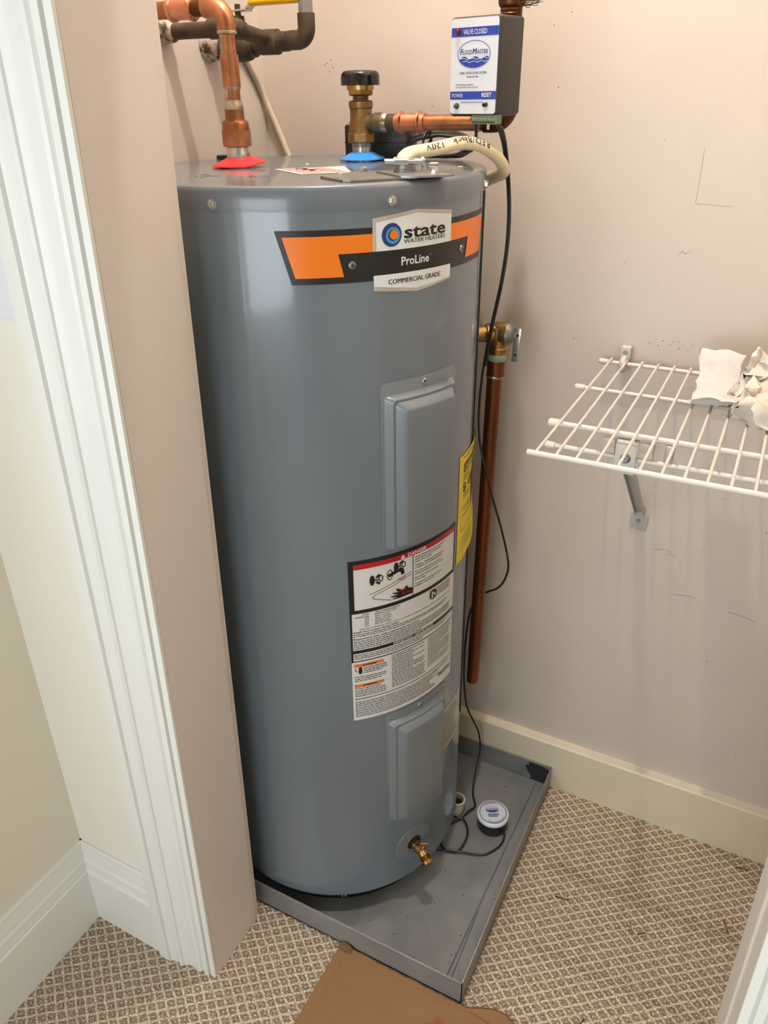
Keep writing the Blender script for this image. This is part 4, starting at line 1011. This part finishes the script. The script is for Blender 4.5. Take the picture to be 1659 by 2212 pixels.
lp = [(0.1690, -0.1800, .0095), (0.1600, -0.2080, .0085), (0.1398, -0.2426, .0075), (0.1391, -0.2729, .007), (0.1456, -0.2908, .007), (0.1596, -0.3014, .007), (0.1808, -0.2978, .008), (0.1893, -0.2864, .010), (0.1918, -0.2562, .011), (0.1858, -0.2328, .012), (0.1688, -0.2127, .013), (0.1540, -0.2135, .0135), (0.1390, -0.2165, .012),
      (0.1385, -0.240, .012), (0.1365, -0.270, .011), (0.1365, -0.300, .010), (0.1453, -0.3117, .011), (0.1654, -0.3024, .0125), (0.1912, -0.2941, .012), (0.2232, -0.2819, .008), (0.2437, -0.2708, .007), (0.2612, -0.2438, .007), (0.2664, -0.2219, .0085), (0.2640, -0.208, .012), (0.2560, -0.2010, .014)]
sc_t = thing('sensor_cord', 'long thin black cord dropping from controller to the round floor sensor', 'cord', (0.16, -0.14, 0.004))
obj('cord_run', MB().tube(spline(w1+lp, 6), 0.0022, 8), M['cord'], sc_t)
w2 = [box_T(0.070, 0.010, -0.009), (0.1635, -0.200, 1.430), (0.1595, -0.162, 1.3965), (0.1618, -0.142, 1.3315), (0.1634, -0.141, 1.2704), (0.1574, -0.141, 1.2057), (0.1438, -0.135, 1.1351), (0.132, -0.13, 1.0598)]
obj('second_strand', MB().tube(spline(w2, 6), 0.0021, 8), M['cord'], sc_t)

# ------------------------------------------------------------------ cream supply cable on the lid, with handwriting
cpts = [(0.094, -0.372, 1.3945), (0.0885, -0.362, 1.4015), (0.0905, -0.345, 1.4065), (0.100, -0.322, 1.4085), (0.112, -0.300, 1.4110), (0.124, -0.278, 1.4145), (0.133, -0.258, 1.4150), (0.142, -0.240, 1.4120), (0.152, -0.218, 1.4035), (0.158, -0.196, 1.3925), (0.1590, -0.174, 1.3800), (0.150, -0.147, 1.3690), (0.128, -0.117, 1.3610), (0.100, -0.092, 1.350), (0.070, -0.068, 1.335), (0.040, -0.045, 1.31)]
cpath = spline(cpts, 6)
sup = thing('supply_cable', 'thick cream cable with RED/Black handwriting arching over the heater lid', 'cable', (0.12, -0.28, ZT))
obj('sheath', MB().tube(cpath, 0.0098, 16, flat=0.86), M['cable'], sup, ang=60)
eye = Vector((0.566, -1.342, 1.475))
cum = [0.0]
for a, b in zip(cpath[:-1], cpath[1:]): cum.append(cum[-1]+(b-a).length)
def onpath(s):
    s = min(max(s, 0), cum[-1]-1e-6)
    for i in range(len(cum)-1):
        if cum[i] <= s <= cum[i+1]:
            t = (s-cum[i])/(cum[i+1]-cum[i]); return cpath[i].lerp(cpath[i+1], t), (cpath[i+1]-cpath[i]).normalized()
NV = Vector((0.62, -0.62, 0.48)).normalized()      # outward side that carries the writing
def FC(s, h):
    p, t = onpath(s); n = (NV-t*NV.dot(t)).normalized(); w = n.cross(t)
    q = h/0.0098
    return p+(n*math.cos(q)+w*math.sin(q))*0.01005
mb = MB()
# letters run from the far (right) end back to the clamp, upside down
SEND = cum[60]
mb.text(FC, 'RED/Black', 0.098, 0.0042, 0.0085, 0.068, bold=0.004, flip=True)
mb.text(FC, '120V', 0.052, 0.0030, 0.0075, 0.030, bold=0.004, flip=True)
obj('handwriting', mb, M['ink'], sup, fix=False)

# ------------------------------------------------------------------ relief valve and discharge tube
tp = thing('relief_valve', 'brass relief valve with steel lever and long brown copper discharge tube', 'valve', (0.145, -0.10, 0.33))
c0 = Vector((HX, HY, 0)); ad = math.atan2(-0.10-HY, 0.145-HX); dr_ = Vector((math.cos(ad), math.sin(ad), 0))
zv = 1.112
vb = Vector((0.145, -0.10, zv))
obj('valve_inlet', MB().lathe(c0+dr_*(R-0.004)+Vector((0, 0, zv)), dr_, [(0, 0.0185), (0.006, 0.0185), (0.007, 0.0135), (0.030, 0.0135), (0.032, 0.0155), (0.046, 0.0155)], n=24), M['brass_bright'], tp)
obj('valve_body', MB().lathe(vb-Vector((0.026, 0, 0)), (1, 0, 0), [(0, 0.0135), (0.010, 0.0155), (0.016, 0.0185), (0.036, 0.0190), (0.037, 0.0215), (0.041, 0.0215)], n=28), M['brass_bright'], tp)
obj('valve_outlet', MB().lathe(vb-Vector((0.002, 0, 0)), (0, 0, -1), [(0, 0.0165), (0.024, 0.0165), (0.026, 0.0180), (0.036, 0.0172)], n=24), M['brass_bright'], tp)
obj('body_plate', MB().rbox(-0.0055, 0.0055, -0.0212, -0.0165, -0.017, 0.012, 0.001, lambda x, y, z: vb+Vector((x-0.003, y, z))), M['brass'], tp)
obj('spring_dome', MB().lathe(vb+Vector((0.015, 0, 0)), (1, 0, 0), [(0, 0.0200), (0.004, 0.0190), (0.009, 0.0140), (0.012, 0.008)], n=24), M['steel_dull'], tp)
lv = MB().rbox(0, 0.012, -0.0012, 0.0012, -0.046, 0.012, 0.0010, lambda x, y, z: vb+Vector((0.027+x-z*-0.05, y-0.004, z)))
lo = obj('test_lever', lv, M['steel'], tp)
for zz in (0.000, -0.034): obj('lever_hole', MB().lathe(vb+Vector((0.0335+zz*0.05, -0.0049, zz)), (0, -1, 0), [(0, 0.0022), (0.0006, 0.0022)], n=12), M['dark_hole'], lo)
obj('sealant_ring', MB().lathe(vb+Vector((-0.003, 0, -0.036)), (0, 0, -1), [(0, 0.0165), (0.003, 0.0175), (0.010, 0.0170), (0.013, 0.0155)], n=24), M['pale_green'], tp)
obj('tube_socket', MB().lathe(vb+Vector((-0.004, 0, -0.047)), (0, 0, -1), [(0, 0.0158), (0.030, 0.0155), (0.031, 0.0135)], n=24), M['discharge'], tp)
obj('solder_ring', MB().lathe(vb+Vector((-0.0045, 0, -0.075)), (0, 0, -1), [(0, 0.0156), (0.003, 0.0160), (0.006, 0.0138)], n=24), M['solder'], tp)
tb0 = vb+Vector((-0.005, 0, -0.06)); tb1 = Vector((0.1305, -0.100, 0.327))
obj('discharge_tube', MB().lathe(tb0, tb1-tb0, [(0, 0.0134), ((tb1-tb0).length, 0.0134), ((tb1-tb0).length, 0.0122), ((tb1-tb0).length-0.03, 0.0122)], n=24), M['discharge'], tp)

# ------------------------------------------------------------------ drain pan
PX0, PX1, PY0, PY1, PH = -0.368, 0.313, -0.5835, -0.0205, 0.0637
th = 0.0016
pan = thing('drain_pan', 'shallow galvanized metal drain pan under the water heater', 'drain pan', ((PX0+PX1)/2, (PY0+PY1)/2, 0.0))
obj('pan_floor', MB().box(PX0, PX1, PY0, PY1, 0.0008, 0.0040), M['galv'], pan)
for nm, bx in (('front_wall', (PX0, PX1, PY0, PY0+th)), ('back_wall', (PX0, PX1, PY1-th, PY1)), ('left_wall', (PX0, PX0+th, PY0, PY1)), ('right_wall', (PX1-th, PX1, PY0, PY1))):
    mb = MB().box(*bx, 0.0012, PH)
    obj(nm, mb, M['galv'], pan)
    x0, x1, y0, y1 = bx
    hm_ = MB().rbox(x0-0.0006, x1+0.0006, y0-0.0006, y1+0.0006, PH-0.0045, PH+0.0006, 0.0005, None, 2)
    obj('rolled_hem', hm_, M['galv'], pan)
for x0, x1, yA, yB, dx in ((0.268, 0.2715, -0.575, -0.03, 0.012), (0.279, 0.2815, -0.575, -0.40, -0.004)):
    mb = MB().add([(x0, yA, .0041), (x1, yA, .0041), ((x0+x1)/2, yA, .0058), (x0+dx, yB, .0041), (x1+dx, yB, .0041), ((x0+x1)/2+dx, yB, .0058)], [(0, 2, 5, 3), (1, 4, 5, 2), (0, 1, 2), (3, 5, 4)])
    obj('floor_crease', mb, M['galv'], pan)
rsl = random.Random(4)
pt = []
for i in range(22):
    q = 2*PI*i/22; k = 1+rsl.uniform(-.34, .30)
    pt.append((0.284+0.036*k*math.cos(q), 0.036+0.034*k*math.sin(q)))
pt = [(min(x, PX1-0.002), min(max(z, 0.006), PH-0.004)) for x, z in pt]
obj('sealant_patch', MB().poly(lambda x, z: (x, PY1-th-0.0006, z), pt), M['sealant'], pan, fix=False)
sp = MB()
for (x, y) in [(rsl.uniform(0.0, 0.30), rsl.uniform(-0.57, -0.05)) for _ in range(90)]:
    if (x-HX)**2+(y-HY)**2 < (R+0.01)**2: continue
    sp.ell(lambda a, b: (a, b, 0.0044), x, y, rsl.uniform(.0006, .0018), rsl.uniform(.0006, .0018), 8)
q = obj('rust_specks', sp, M['sealant'], pan, fix=False); q['kind'] = 'stuff'
stn = []
for i in range(30):
    q_ = 2*PI*i/30; k = 1+rsl.uniform(-.08, .08); stn.append((0.118+0.040*k*math.cos(q_), -0.485+0.028*k*math.sin(q_)))

# pvc drain stub standing in the pan
pv = thing('drain_stub', 'cream plastic pipe stub in the pan behind the heater foot', 'pipe', (0.139, -0.190, 0.004))
ps = MB().lathe((0.139, -0.190, 0.0042), (0.06, 0.02, 1.0), [(0, 0.0165), (0.016, 0.0165), (0.017, 0.0188), (0.040, 0.0188), (0.0405, 0.0180), (0.0405, 0.0152), (0.02, 0.0150)], n=28, cap=False)
obj('stub_wall', ps, M['pvc'], pv)
obj('stub_bore', MB().lathe((0.1403, -0.1895, 0.026), (0.06, 0.02, 1.0), [(0, 0.0150), (0.002, 0.0150)], n=24), M['dark_hole'], pv)

# ------------------------------------------------------------------ floor sensor puck
SN = Vector((0.2285, -0.1895, 0.004))
sn = thing('leak_sensor', 'round black leak sensor with white and blue printed top in the pan', 'sensor', tuple(SN))
obj('housing', MB().lathe(SN, (0, 0, 1), [(0.0, 0.030), (0.001, 0.033), (0.028, 0.0345), (0.033, 0.0345)], n=48), M['black_plastic'], sn)
obj('cap', MB().lathe(SN+Vector((0, 0, 0.0325)), (0, 0, 1), [(0, 0.0345), (0.001, 0.0362), (0.006, 0.0362), (0.008, 0.0345), (0.0084, 0.030)], n=56), M['face'], sn, ang=50)
SD = Vector((0.888, 0.459, 0)); SU = Vector((-0.459, 0.888, 0))
FSn = lambda off: (lambda x, y: SN+Vector((0, 0, 0.0412+off))+SD*x+SU*y)
mb = MB(); mb.ring(FSn(0.0002), 0, 0, 0.0305, 0.0305, 0.0014, 56)
mb.ring(FSn(0.0002), -0.001, 0.008, 0.0150, 0.0082, 0.0005, 40)
top_, bot_, S_ = [], [], []
for i in range(21):
    t = -0.96+1.92*i/20; S_.append(-0.001+0.015*t); b = 0.008-0.0082*math.sqrt(1-t*t); bot_.append(b); top_.append(max(b, 0.0055+0.0012*abs(math.sin(t*5))))
mb.strip(FSn(0.0003), S_, top_, bot_)
mb.text(FSn(0.0003), 'FLOODMASTER', -0.0135, 0.0075, 0.0034, 0.025, bold=0.02)
for i in range(4):
    mb.rect(FSn(0.0003), -0.013+i*0.001, 0.014-i*0.0015, -0.0045-i*0.0026, -0.0033-i*0.0026)
def arc_text(mb, s, r, q0, q1, h, inward=False):
    V, Fc, W, H = glyphs(s, 0.02, 0)
    F = FSn(0.0003)
    P = []
    for a, b in V:
        t = a/W; q = q0+(q1-q0)*t; rr_ = r+(b/H*h if not inward else -b/H*h)
        P.append(F(rr_*math.cos(q), rr_*math.sin(q)))
    mb.add(P, Fc)
arc_text(mb, 'LEAK DETECTION', 0.0245, math.radians(128), math.radians(72), 0.0028)
arc_text(mb, 'WWW.FLOODMASTER.COM', 0.0278, math.radians(240), math.radians(330), 0.0026, True)
obj('blue_lettering', mb, M['blue_print'], sn, fix=False)

# ------------------------------------------------------------------ wire shelf
ZS = 1.066
SX1 = 1.046
sh = thing('wire_shelf', 'white epoxy coated wire shelf mounted on the closet wall', 'shelf', (0.305, -0.02, ZS))
def rail(name, y, z, r, x0, capped=True):
    o = obj(name, MB().lathe((x0, y, z), (1, 0, 0), [(0, r), (SX1-x0, r)], n=14), M['white_wire'], sh)
    if capped: obj('end_cap', MB().lathe((x0-0.004, y, z), (1, 0, 0), [(0, r*0.7), (0.002, r*1.3), (0.004, r*1.45), (0.016, r*1.4), (0.017, r)], n=16), M['cap'], o)
    return o
rail('back_rail', -0.020, ZS-0.0055, 0.0036, 0.306); rail('middle_rail', -0.169, ZS-0.0054, 0.0034, 0.303); rail('support_rail', -0.332, ZS-0.0062, 0.0044, 0.308)
rail('front_rail', -0.4535, ZS-0.002, 0.0037, 0.312, False); rail('lower_rail', -0.335, 1.027, 0.0038, 0.306)
wire_proto = None
for i in range(28):
    x = 0.3235+i*0.0262
    if x > SX1-0.01: break
    if wire_proto is None:
        wire_proto = obj('deck_wire', MB().tube([(x, -0.016, ZS), (x, -0.12, ZS), (x, -0.30, ZS), (x, -0.4535, ZS)], 0.0021, 8), M['white_wire'], sh); x_first = x
    else:
        c = wire_proto.copy(); COL.objects.link(c); c.parent = sh; c.location = (x-x_first, 0, 0)
# wall clip
wc = thing('shelf_wall_clip', 'small white clip screwed to the wall at the shelf back rail', 'clip', (0.346, -0.001, 1.07))
obj('clip_body', MB().rbox(0.336, 0.353, -0.016, -0.0005, 1.066, 1.089, 0.002), M['bracket_white'], wc)
obj('clip_hook', MB().tube(spline([(0.3445, -0.010, 1.070), (0.3445, -0.030, 1.068), (0.3445, -0.031, 1.055), (0.3445, -0.018, 1.049)], 5), 0.0055, 10), M['bracket_white'], wc)
obj('clip_screw', MB().lathe((0.3445, -0.016, 1.079), (0, -1, 0), [(0, 0.0042), (0.0012, 0.0038)], n=16), M['steel_dull'], wc)
# support brace
bc = thing('shelf_brace', 'grey diagonal steel brace under the shelf with wall plate', 'bracket', (0.41, -0.001, 0.76))
t0 = Vector((0.4225, -0.336, 1.024)); t1 = Vector((0.4115, -0.004, 0.776))
dv_ = (t1-t0).normalized(); sx = Vector((1, 0, 0)); nb = dv_.cross(sx).normalized()
mb = MB()
prof = [(-0.0085, 0.0), (-0.0085, 0.008), (-0.0072, 0.008), (-0.0072, 0.0013), (0.0072, 0.0013), (0.0072, 0.008), (0.0085, 0.008), (0.0085, 0.0)]
n = len(prof); P = [p0+sx*a+nb*b for p0 in (t0, t1) for a, b in prof]
mb.add(P, [(i, (i+1) % n, n+(i+1) % n, n+i) for i in range(n)]+[tuple(range(n)), tuple(range(2*n-1, n-1, -1))])
obj('diagonal_arm', mb, M['bracket'], bc, ang=20)
mb = MB().prism([(0.3945, 0.741), (0.397, 0.738), (0.4225, 0.7345), (0.4265, 0.738), (0.4285, 0.766), (0.426, 0.768), (0.4205, 0.765), (0.4185, 0.786), (0.4035, 0.786), (0.403, 0.766), (0.398, 0.770), (0.3955, 0.768)], -0.003, -0.0006)
obj('wall_plate', mb, M['bracket'], bc)
obj('plate_screw', MB().lathe((0.4112, -0.003, 0.756), (0, -1, 0), [(0, 0.0040), (0.0012, 0.0034)], n=14), M['steel_dull'], bc)
mb = MB().rbox(0.4045, 0.4335, -0.3435, -0.3415, 1.006, 1.050, 0.0008)
fp_ = obj('front_plate', mb, M['bracket_white'], bc)
obj('plate_hook', MB().rbox(0.4045, 0.4335, -0.3435, -0.326, 1.0495, 1.0535, 0.001), M['bracket_white'], fp_)
obj('plate_bolt', MB().lathe((0.4195, -0.3435, 1.030), (0, -1, 0), [(0, 0.0072), (0.0015, 0.0070), (0.0035, 0.0045)], n=18), M['steel_dull'], fp_)
for xa, xb2 in ((0.3830, 0.4035), (0.4345, 0.4550)): obj('clear_joiner', MB().rbox(xa, xb2, -0.3405, -0.3300, 1.030, 1.0535, 0.002), M['clear'], bc)
o = obj('rail_spacer', MB().rbox(0.4685, 0.4800, -0.339, -0.3285, 1.0306, 1.056, 0.003), M['bracket'], origin=(0.474, -0.334, 1.03))
tag(o, 'short grey upright spacer between the shelf rails right of the brace', 'spacer')

# ------------------------------------------------------------------ paper on the shelf
from mathutils import noise as mnoise
def crumple(name, fn, nu, nv, m_, origin, amp, freq, seed, thick=0.0008):
    mb = MB(); P = []
    for j in range(nv+1):
        for i in range(nu+1):
            p = Vector(fn(i/nu, j/nv))
            q = p*freq+Vector((seed, seed*2, 0))
            d_ = Vector((mnoise.noise(q), mnoise.noise(q+Vector((7, 3, 1))), mnoise.noise(q+Vector((2, 9, 5)))))
            ridge = Vector((abs(d_.x)-.25, abs(d_.y)-.25, abs(d_.z)-.25))
            p2 = p+ridge*amp
            p2.z = max(p2.z, ZS+0.0035)
            P.append(p2)
    mb.add(P, [(j*(nu+1)+i, j*(nu+1)+i+1, (j+1)*(nu+1)+i+1, (j+1)*(nu+1)+i) for j in range(nv) for i in range(nu)])
    o = obj(name, mb, m_, origin=origin, ang=60, fix=False)
    s = o.modifiers.new('thickness', 'SOLIDIFY'); s.thickness = thick
    return o
def towel(u, v):
    # v=0 standing top edge, bends forward at the shelf and curls up again at the front
    x = 0.470+0.062*u+0.016*v*(1 if v < .6 else .6)
    path = [(-0.085, 1.119), (-0.098, 1.100), (-0.115, 1.083), (-0.150, 1.073), (-0.185, 1.0705), (-0.215, 1.0745), (-0.222, 1.085), (-0.205, 1.093)]
    t = v*(len(path)-1); i = min(int(t), len(path)-2); f_ = t-i
    y = path[i][0]+(path[i+1][0]-path[i][0])*f_; z_ = path[i][1]+(path[i+1][1]-path[i][1])*f_
    y -= 0.03*u*max(0, v-.35)
    z_ += 0.012*u*math.sin(v*PI)*(v > .5) + 0.006*math.sin(u*PI)*(v > .75) + 0.004*math.sin(3*u)*(1-v)
    return (x, y, z_)
o = crumple('paper_towel', towel, 30, 42, M['paper'], (0.50, -0.15, ZS+0.003), 0.010, 28, 1.3)
tag(o, 'white embossed paper towel with one upright flap, at left of the shelf paper', 'paper towel')
def wad(u, v):
    q = 2*PI*u; ph = PI*0.5*v
    rx, ry, rz = 0.066, 0.088, 0.072
    x = 0.595+rx*math.cos(q)*math.cos(ph)*(1+0.15*math.sin(3*q+1)); y = -0.185+ry*math.sin(q)*math.cos(ph)*(1+0.12*math.cos(2*q)); z_ = ZS+0.004+rz*math.sin(ph)*(0.85+0.25*math.sin(2*q+4*v))
    return (x, y, z_)
o = crumple('crumpled_tissue', wad, 72, 30, M['tissue'], (0.595, -0.185, ZS+0.003), 0.046, 34, 4.1)
tag(o, 'crumpled cream white tissue wad on the shelf beside the upright paper towel', 'tissue')

# ------------------------------------------------------------------ cardboard sheet
cb = thing('cardboard_sheet', 'flattened brown corrugated cardboard lying on the carpet before the drain pan', 'cardboard', (0.2, -0.75, 0.0))
rc = random.Random(21)
edge = [(0.060, -0.590)]
for i in range(1, 34):
    t = i/34; edge.append((0.060+(0.330-0.060)*t, -0.5862-0.0004*t+rc.uniform(-.0012, .0008)))
edge += [(0.335, -0.583), (0.350, -0.575), (0.372, -0.567), (0.395, -0.566), (0.407, -0.571), (0.412, -0.580)]
for i in range(1, 10): edge.append((0.412+rc.uniform(-.001, .001), -0.58-i*0.06))
edge += [(0.410, -1.13), (0.045, -1.13)]
for i in range(14, 0, -1): edge.append((0.060-0.012*(i/14)+rc.uniform(-.0010, .0010), -0.596-0.53*i/14))
mb = slab(edge, 0.0012, 0.0058)
sheet = obj('top_liner', mb, M['board'], cb)
ed = MB()
for (x0, y0), (x1, y1) in zip(edge[:42], edge[1:43]):
    ed.add([(x0, y0+0.0004, .0010), (x1, y1+0.0004, .0010), (x1, y1+.0004, .0060), (x0, y0+.0004, .0060), (x0, y0-0.0022, .0062), (x1, y1-0.0022, .0062)], [(0, 1, 2, 3), (3, 2, 5, 4)])
obj('torn_edge', ed, M['board_edge'], sheet, fix=False)
FCb = lambda x, y: (x, y, 0.0063)
ik = MB()
for i in range(9):
    q = math.radians(10+i*20); ik.line(FCb, [(0.290+0.006*math.cos(q)*.4, -0.640+0.006*math.sin(q)*.6), (0.290+0.013*math.cos(q), -0.640+0.016*math.sin(q))], 0.0008)
ik.line(FCb, [(0.268, -0.648), (0.276, -0.643), (0.285, -0.643)], 0.0008)
ik.line(FCb, [(0.335+i*0.0, -0.592) if i == 0 else (0.335+0.068*i/8, -0.592-0.006*i/8) for i in range(9)], 0.0012)
obj('printed_mark', ik, M['board_ink'], sheet, fix=False)
cr2 = MB()
cr2.add([(0.078, -0.62, .0058), (0.081, -0.62, .0058), (0.0795, -0.62, .0066), (0.066, -1.12, .0058), (0.069, -1.12, .0058), (0.0675, -1.12, .0066)], [(0, 2, 5, 3), (1, 4, 5, 2)])
obj('fold_crease', cr2, M['board'], sheet)
flap = MB()
flap.add([(0.058, -0.598, .0062), (0.075, -0.600, .0066), (0.088, -0.596, .0064), (0.086, -0.589, .012), (0.074, -0.586, .015), (0.062, -0.587, .013)], [(0, 1, 4, 5), (1, 2, 3, 4)])
obj('curled_corner', flap, M['board_edge'], sheet, fix=False)

# ------------------------------------------------------------------ bits on the carpet
for nm, pts, lab in (('twig', [(0.4079, -0.2956), (0.42, -0.295), (0.4342, -0.2916)], 'short dark twig on the carpet right of the drain pan'),
                     ('wire_staple', [(0.5528, -0.2847), (0.5649, -0.3079), (0.5670, -0.306), (0.557, -0.283)], 'thin bent wire lying mid carpet'),
                     ('twig', [(0.5757, -0.3034), (0.583, -0.298), (0.5907, -0.2926)], 'tiny brown twig just right of the bent wire on the carpet'),
                     ('pine_needle', [(0.7251, -0.192), (0.731, -0.206), (0.7376, -0.2204)], 'black needle like debris on carpet near the right door jamb'),
                     ('pine_needle', [(0.7333, -0.0548), (0.748, -0.052), (0.7608, -0.0534)], 'thin needle lying along the cream baseboard at right'),
                     ('twig', [(0.5178, -0.5198), (0.520, -0.513), (0.5221, -0.5071)], 'small dark twig on carpet at the lower edge right of the cardboard')):
    o = obj(nm, MB().tube(spline([(x, y, 0.0022) for x, y in pts], 4), 0.0009 if nm != 'wire_staple' else 0.0005, 6), M['debris'], origin=(pts[0][0], pts[0][1], 0.0013))
    tag(o, lab, 'debris', 'debris on the carpet')

# ------------------------------------------------------------------ light switch on the wall beside the casing
SWX, SWZ = -0.2985, 1.304
def swT(x, y, z): return leanL(SWX+x, WY-y, SWZ+z)
sw = thing('light_switch', 'white toggle light switch plate at the left beside the door casing', 'switch', tuple(swT(0, 0.001, -0.0575)))
obj('switch_plate', MB().rbox(-0.035, 0.035, -0.0055, 0.0, -0.0575, 0.0575, 0.002, lambda x, y, z: swT(x, -y, z)), M['switch'], sw)
obj('toggle', MB().rbox(-0.005, 0.005, -0.017, -0.005, -0.014, -0.002, 0.0015, lambda x, y, z: swT(x, -y, z)), M['switch'], sw)
for zz in (-0.030, 0.030): obj('plate_screw', MB().lathe(swT(0, 0.0055, zz), (0, -1, 0), [(0, 0.0032), (0.0008, 0.0028)], n=14), M['switch'], sw)

# ------------------------------------------------------------------ closet ceiling lamp
lmp = thing('ceiling_lamp', 'small bare bulb in a white porcelain holder on the closet ceiling', 'lamp', (LAMP.x, LAMP.y, ZC))
obj('lamp_holder', MB().lathe((LAMP.x, LAMP.y, ZC-0.0005), (0, 0, -1), [(0, 0.055), (0.012, 0.055), (0.03, 0.035), (0.075, 0.024), (0.100, 0.014), (0.134, 0.0085)], n=32), M['switch'], lmp)
prof = [(0.132, 0.009), (0.134, 0.0105)]+[(0.155-0.020*math.cos(t*PI/10), 0.020*math.sin(t*PI/10)) for t in range(3, 10)]+[(0.1748, 0.003)]
obj('bulb', MB().lathe((LAMP.x, LAMP.y, ZC), (0, 0, -1), prof, n=32), M['bulb'], lmp, ang=80)
